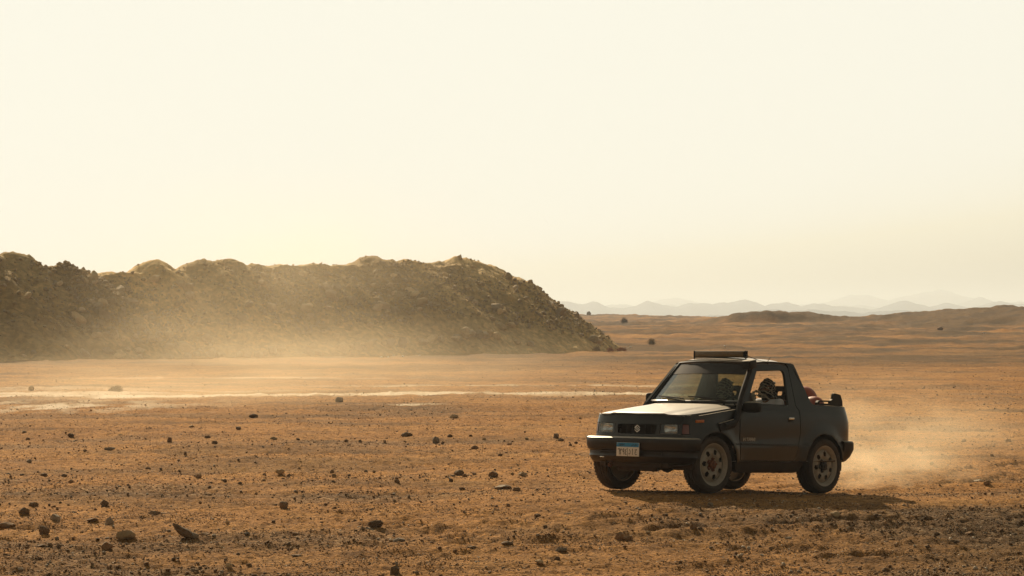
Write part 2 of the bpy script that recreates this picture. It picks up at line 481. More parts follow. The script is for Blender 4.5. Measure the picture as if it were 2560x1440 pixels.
make_range('mountains', 5200, [(900, 792), (1300, 770), (1400, 752), (1430, 755), (1455, 761), (1482, 754), (1520, 765), (1560, 769), (1590, 764), (1618, 752), (1655, 763), (1692, 768), (1715, 758), (1760, 758), (1800, 757), (1835, 754), (1862, 747),
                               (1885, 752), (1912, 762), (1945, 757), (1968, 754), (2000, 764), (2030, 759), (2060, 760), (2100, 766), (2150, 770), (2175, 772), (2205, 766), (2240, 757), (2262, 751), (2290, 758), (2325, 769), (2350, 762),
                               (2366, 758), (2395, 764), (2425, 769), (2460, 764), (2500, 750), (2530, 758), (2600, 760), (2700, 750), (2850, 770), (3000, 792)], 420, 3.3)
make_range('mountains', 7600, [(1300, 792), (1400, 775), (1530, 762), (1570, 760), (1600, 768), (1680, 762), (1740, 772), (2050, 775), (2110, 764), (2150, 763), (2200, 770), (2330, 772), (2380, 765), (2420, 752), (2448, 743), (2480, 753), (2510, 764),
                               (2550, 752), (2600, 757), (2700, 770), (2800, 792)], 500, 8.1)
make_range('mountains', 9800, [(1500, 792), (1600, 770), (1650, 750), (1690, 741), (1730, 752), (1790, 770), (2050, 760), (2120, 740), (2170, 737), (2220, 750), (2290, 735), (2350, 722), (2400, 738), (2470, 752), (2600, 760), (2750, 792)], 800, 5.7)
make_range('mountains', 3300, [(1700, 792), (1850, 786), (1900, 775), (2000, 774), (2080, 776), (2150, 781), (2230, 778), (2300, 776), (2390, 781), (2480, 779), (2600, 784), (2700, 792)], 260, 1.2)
# ================================================================== THE VEHICLE (local frame: X forward, Y to its left, Z up)
def paint_mat(name, colr, rough=.30, dust=.55, coat=.6, lowdust=1.0, glare=False):
    m, n, l, b = new_mat(name)
    tc = n.new('ShaderNodeTexCoord').outputs['Object']
    a = noise_node(n, l, 3.2, 5, .65, tc)
    c = noise_node(n, l, 55, 3, .6, tc)
    sp = n.new('ShaderNodeSeparateXYZ'); l.new(tc, sp.inputs[0])
    lowr = n.new('ShaderNodeMapRange'); l.new(sp.outputs[2], lowr.inputs[0])
    lowr.inputs[1].default_value = .95; lowr.inputs[2].default_value = .35; lowr.inputs[3].default_value = .10; lowr.inputs[4].default_value = lowdust
    na = n.new('ShaderNodeMapRange'); l.new(a.outputs[0], na.inputs[0])
    na.inputs[1].default_value = .35; na.inputs[2].default_value = .68; na.inputs[3].default_value = .35; na.inputs[4].default_value = 1.0
    nc = n.new('ShaderNodeMapRange'); l.new(c.outputs[0], nc.inputs[0])
    nc.inputs[1].default_value = .3; nc.inputs[2].default_value = .7; nc.inputs[3].default_value = .75; nc.inputs[4].default_value = 1.0
    # dust on what faces upwards, made pale to carry sky and sun glare
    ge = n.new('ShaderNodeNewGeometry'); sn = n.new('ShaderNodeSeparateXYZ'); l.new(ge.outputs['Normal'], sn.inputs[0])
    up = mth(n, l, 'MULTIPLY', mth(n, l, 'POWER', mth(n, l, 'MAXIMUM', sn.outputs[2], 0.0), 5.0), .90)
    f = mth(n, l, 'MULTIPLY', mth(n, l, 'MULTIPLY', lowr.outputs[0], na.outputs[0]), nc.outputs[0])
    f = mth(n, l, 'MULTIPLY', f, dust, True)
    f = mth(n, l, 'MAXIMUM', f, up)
    dc = mix_rgb(n, l, sn.outputs[2], (.13, .062, .022), (.72, .60, .43))  # brown side dust also stands in for the ground's reflection
    l.new(mix_rgb(n, l, f, colr, dc), b.inputs['Base Color'])
    rr = n.new('ShaderNodeMapRange'); l.new(f, rr.inputs[0]); rr.inputs[3].default_value = rough; rr.inputs[4].default_value = .45
    l.new(rr.outputs[0], b.inputs['Roughness'])
    cw = n.new('ShaderNodeMapRange'); l.new(f, cw.inputs[0]); cw.inputs[1].default_value = 0; cw.inputs[2].default_value = .8; cw.inputs[3].default_value = coat; cw.inputs[4].default_value = coat * .7
    l.new(cw.outputs[0], b.inputs['Coat Weight']); b.inputs['Coat Roughness'].default_value = .28; b.inputs['Specular IOR Level'].default_value = .3
    nb = noise_node(n, l, 2.2, 2, .5, tc); bp = n.new('ShaderNodeBump'); bp.inputs['Strength'].default_value = .35; bp.inputs['Distance'].default_value = .02
    l.new(nb.outputs[0], bp.inputs['Height']); l.new(bp.outputs[0], b.inputs['Normal']); l.new(bp.outputs[0], b.inputs['Coat Normal'])
    if glare:
        for lk in list(b.inputs['Coat Weight'].links): l.remove(lk)
        b.inputs['Coat Weight'].default_value = 1.0; b.inputs['Coat Roughness'].default_value = .36; b.inputs['Specular IOR Level'].default_value = .6
    return m
M_PAINT = paint_mat('dark_green_paint', (.004, .0055, .0055), rough=.24, dust=.20, coat=.45)
M_TOP = paint_mat('sun_baked_paint', (.005, .0065, .0055), rough=.34, dust=.30, coat=1.0, glare=True)
M_BLACK = paint_mat('black_trim', (.007, .006, .006), rough=.55, dust=.22, coat=.0)
M_BUMPER = paint_mat('bumper_plastic', (.009, .009, .011), rough=.36, dust=.14, coat=.2)
M_UNDER = simple('underbody', (.022, .016, .011), .9, var=.3, scale=12, dust=.35, dustcol=(.12, .07, .035))
M_RUBBER = simple('tyre_rubber', (.020, .018, .016), .85, var=.25, scale=25, dust=.30, dustcol=(.16, .10, .055))
M_RIM = simple('steel_rim', (.34, .31, .255), .55, metal=.2, var=.12, scale=18, dust=.45, dustcol=(.26, .18, .11))
M_RUST = simple('rusty_hub', (.15, .055, .022), .8, var=.3, scale=30)
M_HUBDARK = simple('dark_hub', (.02, .018, .016), .6, var=.2, scale=30)
M_CHROME = simple('chrome', (.75, .74, .70), .22, metal=1.0, var=.05, scale=20)
M_RED = simple('red_vinyl', (.38, .075, .035), .55, var=.25, scale=14, dust=.25, dustcol=(.30, .14, .07))
M_CABIN = simple('cabin_lining', (.020, .016, .013), .8, var=.2, scale=20)
M_SEAT = simple('seat_cloth', (.10, .035, .022), .85, var=.25, scale=30)
M_AMBER = simple('amber_lens', (.50, .13, .015), .25, var=.1, scale=60, coat=.6)
M_REDLENS = simple('dull_red_lens', (.12, .022, .012), .3, var=.1, scale=60, coat=.5)
M_CRUMB = simple('amber_bar_lens', (.10, .058, .012), .4, var=.25, scale=40, coat=.4)
M_WHITEP = simple('plate_white', (.78, .75, .68), .5, var=.07, scale=60)
M_BLUEP = simple('plate_blue', (.02, .24, .50), .5, var=.08, scale=60)
M_INK = simple('plate_ink', (.012, .012, .012), .6)
M_LETTER = simple('badge_silver', (.42, .42, .40), .35, metal=.5)

def glass_mat(name, tintc, alpha, dustc=(.34, .33, .25)):
    m, n, l, b = new_mat(name)
    n.remove(b)
    tc = n.new('ShaderNodeTexCoord').outputs['Object']
    tr = n.new('ShaderNodeBsdfTransparent'); tr.inputs[0].default_value = (*tintc, 1)
    gl = n.new('ShaderNodeBsdfGlossy'); gl.inputs['Roughness'].default_value = .06
    df = n.new('ShaderNodeBsdfDiffuse'); df.inputs[0].default_value = (*dustc, 1)
    tl = n.new('ShaderNodeBsdfTranslucent'); tl.inputs[0].default_value = (*dustc, 1)
    fr = n.new('ShaderNodeFresnel'); gb = n.new('ShaderNodeNewGeometry')
    l.new(mth(n, l, 'MULTIPLY_ADD', gb.outputs['Backfacing'], 1 / 1.45 - 1.45), fr.inputs[0]); fr.inputs[0].links[0].from_node.inputs[2].default_value = 1.45
    nz = noise_node(n, l, 5.5, 5, .65, tc)
    mr = n.new('ShaderNodeMapRange'); l.new(nz.outputs[0], mr.inputs[0]); mr.inputs[1].default_value = .35; mr.inputs[2].default_value = .7
    mr.inputs[3].default_value = alpha * .55; mr.inputs[4].default_value = alpha * 1.25
    film = n.new('ShaderNodeMixShader'); film.inputs[0].default_value = .5; l.new(df.outputs[0], film.inputs[1]); l.new(tl.outputs[0], film.inputs[2])
    m1 = n.new('ShaderNodeMixShader'); l.new(mr.outputs[0], m1.inputs[0]); l.new(tr.outputs[0], m1.inputs[1]); l.new(film.outputs[0], m1.inputs[2])
    m2 = n.new('ShaderNodeMixShader'); l.new(fr.outputs[0], m2.inputs[0]); l.new(m1.outputs[0], m2.inputs[1]); l.new(gl.outputs[0], m2.inputs[2])
    l.new(m2.outputs[0], n['Material Output'].inputs[0])
    return m
M_GLASS = glass_mat('dusty_glass', (.58, .63, .55), .12)
M_LENS = glass_mat('lamp_glass', (.93, .95, .97), .05, (.35, .36, .36))

CAR = empty('offroad_car', CAR_T, CAR_E)
tag(CAR, 'dark green off-road car with roof light bar, snorkel and open rear bed crossing the plain', 'car')

def rpoly(pts, rad=0.0, n=5):
    """polygon with rounded corners; a point may carry its own radius as third value"""
    out = []
    N = len(pts)
    for i, p in enumerate(pts):
        r = p[2] if len(p) > 2 else rad
        P = Vector(p[:2]); A = Vector(pts[i - 1][:2]); B = Vector(pts[(i + 1) % N][:2])
        if r <= 0: out.append((P.x, P.y)); continue
        a, b = (A - P), (B - P); la, lb = a.length, b.length
        a.normalize(); b.normalize()
        ang = a.angle(b)
        t = min(r / math.tan(ang / 2), la * .45, lb * .45)
        s, e = P + a * t, P + b * t
        for k in range(n + 1):
            u = k / n
            q = s * (1 - u) ** 2 + P * 2 * u * (1 - u) + e * u ** 2
            out.append((q.x, q.y))
    return out

def arc(cx, cz, r, a0, a1, n=20):
    return [(cx + r * math.cos(R(a0 + (a1 - a0) * k / n)), cz + r * math.sin(R(a0 + (a1 - a0) * k / n))) for k in range(n + 1)]

def panel_bm(outer, holes, mapf, thick, du, dv, bm=None):
    """a sheet cut to a 2-D outline with holes, bent into place by mapf(u, v, depth) and given thickness"""
    own = bmesh.new()
    loops = [outer] + list(holes)
    flat = [p for lp in loops for p in lp]
    vs = [own.verts.new((p[0], p[1], 0)) for p in flat]
    for t in tessellate_polygon([[Vector((p[0], p[1], 0)) for p in lp] for lp in loops]):
        try: own.faces.new([vs[i] for i in t])
        except ValueError: pass
    us = [p[0] for p in flat]; ws = [p[1] for p in flat]
    def cuts(lo, hi, step, ax):
        k = math.ceil(lo / step + 1e-6)
        while k * step < hi - 1e-6:
            co = [0, 0, 0]; no = [0, 0, 0]; co[ax] = k * step; no[ax] = 1
            bmesh.ops.bisect_plane(own, geom=own.verts[:] + own.edges[:] + own.faces[:], dist=1e-6, plane_co=co, plane_no=no)
            k += 1
    cuts(min(us), max(us), du, 0); cuts(min(ws), max(ws), dv, 1)
    bmesh.ops.remove_doubles(own, verts=own.verts, dist=1e-6)
    for f in own.faces:
        if f.normal.z < 0: f.normal_flip()
    tgt = bm if bm is not None else bmesh.new()
    own.verts.ensure_lookup_table(); own.verts.index_update()
    top = [tgt.verts.new(mapf(v.co.x, v.co.y, 0.0)) for v in own.verts]
    bot = [tgt.verts.new(mapf(v.co.x, v.co.y, thick)) for v in own.verts]
    for f in own.faces:
        ix = [v.index for v in f.verts]
        tgt.faces.new([top[i] for i in ix]); tgt.faces.new([bot[i] for i in reversed(ix)])
    for e in own.edges:
        if e.is_boundary:
            a, b = e.verts[0].index, e.verts[1].index
            tgt.faces.new([top[a], top[b], bot[b], bot[a]])
    own.free()
    return tgt

def panel(name, outer, holes, mapf, thick, mat, parent, du=.06, dv=.06, angle=30):
    return bm_obj(name, panel_bm(outer, holes, mapf, thick, du, dv), mat, parent, angle=angle)

def tube(name, pts, rad, mat, parent, n=8, closed=False, bm=None, flat=1.0):
    """round bar along a path; rad may be a list; flat squashes it across its second axis"""
    own = bm is None
    if own: bm = bmesh.new()
    P = [Vector(p) for p in pts]; N = len(P)
    rads = rad if isinstance(rad, (list, tuple)) else [rad] * N
    rings = []; up = Vector((0, 0, 1)); prev = None
    for i, p in enumerate(P):
        a = P[i - 1] if (i > 0 or closed) else p; b = P[(i + 1) % N] if (i < N - 1 or closed) else p
        t = (b - a).normalized()
        if prev is None:
            x = t.cross(up if abs(t.z) < .95 else Vector((1, 0, 0))).normalized()
        else: x = (prev - t * prev.dot(t)).normalized()
        prev = x; y = t.cross(x)
        rings.append([bm.verts.new(p + (x * math.cos(2 * math.pi * k / n) + y * math.sin(2 * math.pi * k / n) * flat) * rads[i]) for k in range(n)])
    for i in range(N - (0 if closed else 1)):
        A, B = rings[i], rings[(i + 1) % N]
        for k in range(n): bm.faces.new([A[k], A[(k + 1) % n], B[(k + 1) % n], B[k]])
    if not closed:
        bm.faces.new(rings[0][::-1]); bm.faces.new(rings[-1])
    if own: return bm_obj(name, bm, mat, parent, angle=40)
    return bm

def box_bm(bm, c, s, rot=None, bev=0.0):
    r = bmesh.ops.create_cube(bm, size=1.0)
    vs = r['verts']
    bmesh.ops.scale(bm, vec=s, verts=vs)
    if bev > 0:
        es = list({e for v in vs for e in v.link_edges})
        o = bmesh.ops.bevel(bm, geom=es, offset=bev, segments=2, affect='EDGES', profile=.6)
        vs = list({v for f in o['faces'] for v in f.verts} | {v for v in vs if v.is_valid})
    M = Matrix.Translation(c) @ (rot.to_matrix().to_4x4() if rot else Matrix())
    bmesh.ops.transform(bm, matrix=M, verts=vs)
    return vs

def box(name, c, s, mat, parent, rot=None, bev=.006):
    bm = bmesh.new(); box_bm(bm, c, s, rot, bev)
    return bm_obj(name, bm, mat, parent)

def lathe_bm(bm, prof, n=48, axis='Y', close=False):
    """profile of (radius, offset along the axle) turned about the Y axis"""
    rings = []
    for r, o in prof:
        rings.append([bm.verts.new((r * math.cos(2 * math.pi * k / n), o, r * math.sin(2 * math.pi * k / n))) for k in range(n)])
    L = len(rings)
    for i in range(L if close else L - 1):
        A, B = rings[i], rings[(i + 1) % L]
        for k in range(n): bm.faces.new([A[k], A[(k + 1) % n], B[(k + 1) % n], B[k]])
    return bm

# ---- shell curves ---------------------------------------------------------------
def catmull(pts, m=12):
    P = [Vector((*p, 0)) if len(p) == 2 else Vector(p) for p in pts]; out = []
    for i in range(len(P) - 1):
        a, b, c, d = P[max(i - 1, 0)], P[i], P[i + 1], P[min(i + 2, len(P) - 1)]
        for k in range(m):
            t = k / m
            out.append(.5 * ((2 * b) + (c - a) * t + (2 * a - 5 * b + 4 * c - d) * t * t + (3 * b - a - 3 * c + d) * t ** 3))
    out.append(P[-1]); return out
PLAN = catmull([(-.68, 0), (-.68, .38), (-.668, .57), (-.63, .68), (-.565, .742), (-.43, .785), (0, .800), (.6, .805), (1.2, .805), (1.7, .80), (2.1, .795), (2.33, .79),
                (2.50, .772), (2.60, .728), (2.660, .64), (2.688, .47), (2.702, .25), (2.71, 0)])
_len = np.concatenate([[0], np.cumsum([(PLAN[i + 1] - PLAN[i]).length for i in range(len(PLAN) - 1)])])
_px, _py = np.array([p.x for p in PLAN]), np.array([p.y for p in PLAN])
_i1 = int(np.argmin(np.abs(_px - 1.0) + (np.abs(_py - .8) > .2) * 9))
_u = _len - _len[_i1] + _px[_i1]
U_FRONT, U_REAR = float(_u[-1]), float(_u[0])
def plan(u):
    x, y = np.interp(u, _u, _px), np.interp(u, _u, _py)
    e = .01
    tx, ty = np.interp(u + e, _u, _px) - np.interp(u - e, _u, _px), np.interp(u + e, _u, _py) - np.interp(u - e, _u, _py)
    k = math.hypot(tx, ty); return x, y, ty / k, -tx / k        # inward normal
def plan_x(y):   # front face: X at a given |Y|
    i0 = int(np.argmax(_px > 2.4)); yy = _py[i0:][::-1]; xx = _px[i0:][::-1]
    return float(np.interp(abs(y), yy, xx))
SIDE_Z = [.20, .30, .38, .50, .575, .60, .62, .80, .93, 1.0, 1.05, 1.10, 1.60, 1.7]
SIDE_I = [.05, .022, .006, .0, -.004, -.003, .006, .004, .010, .022, .040, .052, .195, .23]
FRONT_I = [.05, .02, .0, .0, .0, .0, .0, .022, .055, .09, .12, .15, .4, .4]
REAR_I = [.05, .02, .0, .0, .0, .0, .0, .0, .006, .056, .070, .082, .4, .4]
ARCHES = ((2.165, .345, .395), (.03, .345, .405))
def shell(u, z, w=0.0, s=1):
    x, y, nx, ny = plan(u)
    wf = float(sstep(2.42, 2.68, u)); wr = float(1 - sstep(-.68, -.50, u))
    ins = np.interp(z, SIDE_Z, SIDE_I) * (1 - wf - wr) + np.interp(z, SIDE_Z, FRONT_I) * wf + np.interp(z, SIDE_Z, REAR_I) * wr
    if z < 1.0:
        for cx, cz, ra in ARCHES:
            r = math.hypot(u - cx, (z - cz) * 1.0)
            if r > ra - .03: ins -= .024 * math.exp(-((r - ra) / .075) ** 2) * float(sstep(.99, .85, z) if False else 1 - sstep(.84, .98, z))
    return Vector((x + nx * (ins + w), s * (y + ny * (ins + w)), z))

def side_map(s): return lambda u, z, w: shell(u, z, w, s)

def front_map(y, z, w):
    ins = float(np.interp(z, SIDE_Z, FRONT_I))
    return Vector((plan_x(y) - ins - w, y, z))

CORNER_U = float(np.interp(-.66, -_py[int(np.argmax(_px > 2.4)):], _u[int(np.argmax(_px > 2.4)):]))   # u where |Y| = .66

# hood surface
def hood_z(x, y):
    z = float(np.interp(x, [1.55, 1.75, 2.0, 2.25, 2.5, 2.6, 2.66, 2.72], [1.062, 1.044, 1.012, .978, .944, .926, .908, .87]))
    a = abs(y)
    z += .022 * (1 - (a / .7) ** 2)
    z += .012 * float(1 - sstep(.40, .47, a + (2.6 - x) * -.10))
    z -= .02 * float(sstep(.58, .70, a))
    return z
def hood_map(x, y, w): return Vector((x, y, hood_z(x, y) - w))

# roof surface
def roof_z(x, y):
    a = min(abs(y) / .60, 1.0)
    z = 1.656 - .026 * a ** 2 - .034 * a ** 5
    z -= .030 * float(sstep(1.06, 1.30, x)) + .024 * float(1 - sstep(.43, .68, x))
    return z
def roof_map(x, y, w): return Vector((x, y, roof_z(x, y) - w))

# ---- outer panels ---------------------------------------------------------------
def hood_edge(x): return float(np.interp(x, [1.7, 2.2, 2.5, 2.62], [.700, .690, .665, .63]))
body = empty('body', (0, 0, 0), parent=CAR)
body_parts = []
def shell_panels(s):
    sm = side_map(s)
    # front wing with arch opening and a notch for the corner lamp
    a = arc(2.165, .345, .385, -5, 178, 26)          # from front to back
    top = [(u, hood_z(min(u, 2.60), .70) - .008) for u in (1.74, 1.9, 2.05, 2.2, 2.35, 2.46)]
    out = [(1.722, .395)] + [(1.722, 1.02)] + [(u, z - .004) for u, z in top] + [(2.56, .925), (CORNER_U - .004, .905), (CORNER_U - .004, .815), (CORNER_U - .10, .815, ), (CORNER_U - .105, .69), (CORNER_U - .004, .69), (CORNER_U - .004, .625), (2.52, .60)]
    out += [p for p in a if p[0] < 2.56 and p[1] > .33]
    w = panel('front_wing', out, [], sm, .02, M_PAINT, CAR)
    # corner lamp in the notch
    cl = panel('corner_lamp', rpoly([(CORNER_U - .098, .697), (CORNER_U - .006, .697), (CORNER_U - .006, .808), (CORNER_U - .092, .808)], .008), [], lambda u, z, d: shell(u, z, d + .003, s), .02, M_REDLENS, CAR, .03, .03)
    # door with frame and open window
    dz = [(1.700, .400), (1.706, .62), (1.706, 1.00), (1.665, 1.075), (1.255, 1.560, .03), (.76, 1.582, .02), (.575, 1.565, .06), (.580, 1.08), (.530, 1.02), (.523, .74), (.570, .58), (.612, .44), (.65, .400)]
    hole = rpoly([(1.535, 1.082, .02), (1.215, 1.492, .035), (.655, 1.520, .08), (.725, 1.075, .02)], .02, 6)
    d = panel('door', rpoly(dz, .012, 4), [hole], sm, .035, M_PAINT, CAR)
    d_list[s] = d
    # rear quarter, sloping pillar, rear wing
    a = arc(.03, .345, .395, 176, 8, 26)
    q = [(.643, .400), (.604, .44), (.562, .58), (.512, .74), (.518, 1.025), (.567, 1.088), (.566, 1.565), (.60, 1.592), (.60, 1.606), (.50, 1.606), (.440, 1.592), (.41, 1.53), (.36, 1.40), (.285, 1.22), (.245, 1.135), (.205, 1.106), (.16, 1.100), (.0, 1.098),
         (-.36, 1.094), (-.45, 1.09), (U_REAR + .42, 1.08), (U_REAR + .42, .68), (-.56, .66), (-.42, .64), (-.378, .50), (-.368, .42)]
    a = arc(.03, .345, .395, 8, 172, 28)
    q += [p for p in a]
    quarter = panel('rear_wing', q, [], sm, .03, M_PAINT, CAR)
    # sill
    sl = [(1.80, .385), (1.722, .392), (.65, .392), (.46, .385), (.50, .275), (.60, .255), (1.70, .25), (1.78, .29)]
    panel('sill', sl, [], lambda u, z, d: shell(u, z, d + .012, s), .06, M_BLACK, CAR)
    # protective moulding line along door and wing
    for nm, u0, u1 in (('moulding', .60, 1.695), ('moulding', 1.73, 1.80)):
        panel(nm, [(u0, .583), (u1, .583), (u1, .604), (u0, .604)], [], lambda u, z, d: shell(u, z, d - .006, s), .012, M_BLACK, d if u1 < 1.7 else w, .08, .02)
    # arch lining: dark half-drum
    for cx, cz, ra in ARCHES:
        bm = bmesh.new()
        A = arc(cx, cz, ra + .008, -8, 188, 28)
        r1 = [bm.verts.new((x, s * (.770 if cx > 1 else .775), z)) for x, z in A]; r2 = [bm.verts.new((x, s * .42, z)) for x, z in A]
        for k in range(len(A) - 1): bm.faces.new([r1[k], r1[k + 1], r2[k + 1], r2[k]])
        c = [bm.verts.new((x, s * .42, z)) for x, z in A]
        bm.faces.new(c)
        bm_obj('wheel_arch_liner', bm, M_UNDER, CAR)
    return d, w, quarter
d_list = {}
D_L, W_L, Q_L = shell_panels(1)
D_R, W_R, Q_R = shell_panels(-1)

# hood
xs = [1.735, 2.0, 2.2, 2.4, 2.5, 2.58]
edge = [(x, hood_edge(x)) for x in xs]
front = [(plan_x(y) - .035, y) for y in (.60, .5, .35, .18, 0, -.18, -.35, -.5, -.60)]
rear = [(1.735 + .085 * (1 - (y / .7) ** 2), y) for y in (-.6, -.4, -.2, 0, .2, .4, .6)]
panel('hood', edge + front + [(x, -y) for x, y in edge[::-1]] + rear, [], hood_map, .018, M_TOP, CAR, .07, .05)

# front panel with openings for lamps and grille
lamp_o = {s: rpoly([(s * .355, .690), (s * .655, .690), (s * .652, .815), (s * .345, .812)][::s], .012, 3) for s in (1, -1)}
grille_o = rpoly([(-.290, .686), (.290, .686), (.310, .80), (-.310, .80)], .022, 4)
fp = [(-.658, .628), (.658, .628), (.658, .905), (.60, .918), (.4, .930), (0, .936), (-.4, .930), (-.60, .918), (-.658, .905)]
FP = panel('front_panel', fp, [lamp_o[1], lamp_o[-1], grille_o], front_map, .03, M_PAINT, CAR, .05, .04)

# grille: dark recess with bars and a badge
GR = empty('grille', (0, 0, 0), parent=CAR)
bm = bmesh.new()
box_bm(bm, (2.60, 0, .745), (.02, .62, .13))
for k in range(5): box_bm(bm, (2.655, 0, .702 + k * .0205), (.022, .600 if k < 4 else .61, .006))
for y in (-.2, -.1, .1, .2): box_bm(bm, (2.645, y, .744), (.012, .006, .10))
bm_obj('grille_bars', bm, M_BLACK, GR, angle=30)
# the badge: an angular S of two hooked strokes
def strokes(name, lines, width, depth, frame, mat, parent):
    """flat raised strokes; frame(u, v, lift) places them"""
    bm = bmesh.new()
    for ln in lines:
        for i in range(len(ln) - 1):
            a, b = Vector(ln[i]), Vector(ln[i + 1]); d = (b - a)
            if d.length < 1e-6: continue
            d.normalize(); n_ = Vector((-d.y, d.x)) * width / 2; e = d * width * .42
            q = [a - e - n_, b + e - n_, b + e + n_, a - e + n_]
            lift = depth + .0004 * (i % 3)
            t = [bm.verts.new(frame(p.x, p.y, lift)) for p in q]; o = [bm.verts.new(frame(p.x, p.y, 0)) for p in q]
            bm.faces.new(t); bm.faces.new(o[::-1])
            for k in range(4): bm.faces.new([t[k], o[k], o[(k + 1) % 4], t[(k + 1) % 4]])
    return bm_obj(name, bm, mat, parent, smooth=False)
# u runs to the viewer's right = vehicle's left (+Y) when looking at the front
S1 = [(.95, .30), (.0, .95), (-.95, .30), (.25, -.42), (.0, -.60)]
S2 = [(-.95, -.30), (.0, -.95), (.95, -.30), (-.25, .42), (.0, .60)]
strokes('badge', [[(x * .040, y * .043) for x, y in S1[:4]], [(x * .040, y * .043) for x, y in S2[:4]]], .0085, .006, lambda u, v, d: Vector((2.672 + d, u, .748 + v)), M_CHROME, GR)

# headlamps
for s in (1, -1):
    H = empty('headlight', (0, 0, 0), parent=CAR)
    # reflector bowl
    bm = bmesh.new()
    lo = rpoly([(s * .40, .700), (s * .60, .700), (s * .60, .804), (s * .40, .804)][::s], .02, 4)
    rings = []
    for k, (sc, dp) in enumerate(((1.0, .0), (.86, .035), (.55, .062), (.12, .07))):
        rings.append([bm.verts.new((plan_x(.5) - .03 - dp, s * .50 + (y - s * .50) * sc, .752 + (z - .752) * sc)) for y, z in lo])
    for A, B in zip(rings, rings[1:]):
        for i in range(len(A)): bm.faces.new([A[i], A[(i + 1) % len(A)], B[(i + 1) % len(B)], B[i]])
    bm.faces.new(rings[-1])
    bm_obj('reflector', bm, M_CHROME, H)
    # back plate
    panel('housing', rpoly([(s * .350, .688), (s * .66, .688), (s * .66, .816), (s * .342, .814)][::s], .01, 2), [rpoly([(s * .402, .702), (s * .598, .702), (s * .598, .802), (s * .402, .802)][::s], .02, 4)],
          lambda y, z, d: front_map(y, z, d + .028), .03, M_CABIN, H, .06, .06)
    bm = bmesh.new(); bmesh.ops.create_icosphere(bm, subdivisions=2, radius=.014, matrix=Matrix.Translation((plan_x(.5) - .062, s * .50, .752)))
    bm_obj('bulb', bm, M_CHROME, H)
    panel('lens', [(y, z) for y, z in lamp_o[s]], [], lambda y, z, d: front_map(y, z, d + .004 ), .006, M_LENS, H, .012, .06)
    tube('bezel', [front_map(y, z, .003) for y, z in lamp_o[s]], .0045, M_BLACK, H, 6, True)

# bumpers: profile swept round the plan outline
def sweep(name, path, prof, mat, parent, caps=True, angle=35):
    bm = bmesh.new(); rings = []
    for i, (x, y) in enumerate(path):
        a, b = path[max(i - 1, 0)], path[min(i + 1, len(path) - 1)]
        t = Vector((b[0] - a[0], b[1] - a[1])).normalized(); n_ = Vector((t.y, -t.x))   # outward for a path from right to left round the front
        rings.append([bm.verts.new((x + n_.x * o, y + n_.y * o, z)) for o, z in prof])
    L = len(prof)
    for A, B in zip(rings, rings[1:]):
        for k in range(L): bm.faces.new([A[k], A[(k + 1) % L], B[(k + 1) % L], B[k]])
    if caps: bm.faces.new(rings[0]); bm.faces.new(rings[-1][::-1])
    return bm_obj(name, bm, mat, parent, angle=angle)
def mir(half):   # half goes from the left end to the centre
    return [(p.x, -p.y) for p in half][:-1] + [(p.x, p.y) for p in half[::-1]]
hf = catmull([(2.50, .835), (2.60, .825), (2.685, .785), (2.745, .71), (2.785, .58), (2.815, .35), (2.825, 0)], 6)
path = mir(hf)
prof_f = [(-.06, .650), (-.015, .646), (.004, .632), (.008, .61), (.004, .545), (-.010, .500), (-.022, .492), (-.034, .480), (-.036, .442), (-.034, .430), (-.030, .418), (-.050, .375), (-.075, .345), (-.115, .335), (-.13, .345), (-.13, .640)]
BF = sweep('front_bumper', path, [(o, z) for o, z in prof_f], M_BUMPER, CAR)
# step line on top of the bumper, fog lamp slit, under-bumper valance
bm = bmesh.new()
box_bm(bm, (2.770, 0, .458), (.04, .96, .020))
bm_obj('bumper_slot', bm, M_CABIN, BF)
box('fog_glint', (2.762, -.46, .400), (.03, .07, .014), M_CHROME, BF, bev=.004)
bm = bmesh.new()
box_bm(bm, (2.66, 0, .335), (.14, 1.06, .055), Euler((0, .25, 0)), .01)
box_bm(bm, (2.62, 0, .285), (.10, .62, .06), Euler((0, .3, 0)), .01)
for y in (-.43, .43): box_bm(bm, (2.70, y, .325), (.10, .035, .05), None, .006)
bm_obj('valance', bm, M_UNDER, CAR)
tube('tow_hook', [(2.70, -.34, .335), (2.76, -.34, .335), (2.785, -.34, .315), (2.78, -.34, .29), (2.75, -.34, .285), (2.73, -.34, .30)], .009, M_RUST, CAR, 8)

hr = catmull([(-.36, .820), (-.50, .815), (-.615, .775), (-.685, .69), (-.71, .5), (-.72, 0)], 6)
pr = [(p.x, -p.y) for p in hr][:-1] + [(p.x, p.y) for p in hr[::-1]]
prof_r = [(-.05, .665), (-.005, .658), (.010, .64), (.012, .56), (.000, .53), (-.035, .46), (-.085, .41), (-.115, .395), (-.13, .41), (-.13, .65)]
sweep('rear_bumper', pr[::-1], prof_r, M_BLACK, CAR)
# tailgate
panel('tailgate', [(-.60, .67), (.60, .67), (.60, 1.085), (-.60, 1.085)], [], lambda y, z, d: Vector((-.675 + float(np.interp(z, SIDE_Z, REAR_I)) + d, y, z)), .03, M_PAINT, CAR, .2, .05)

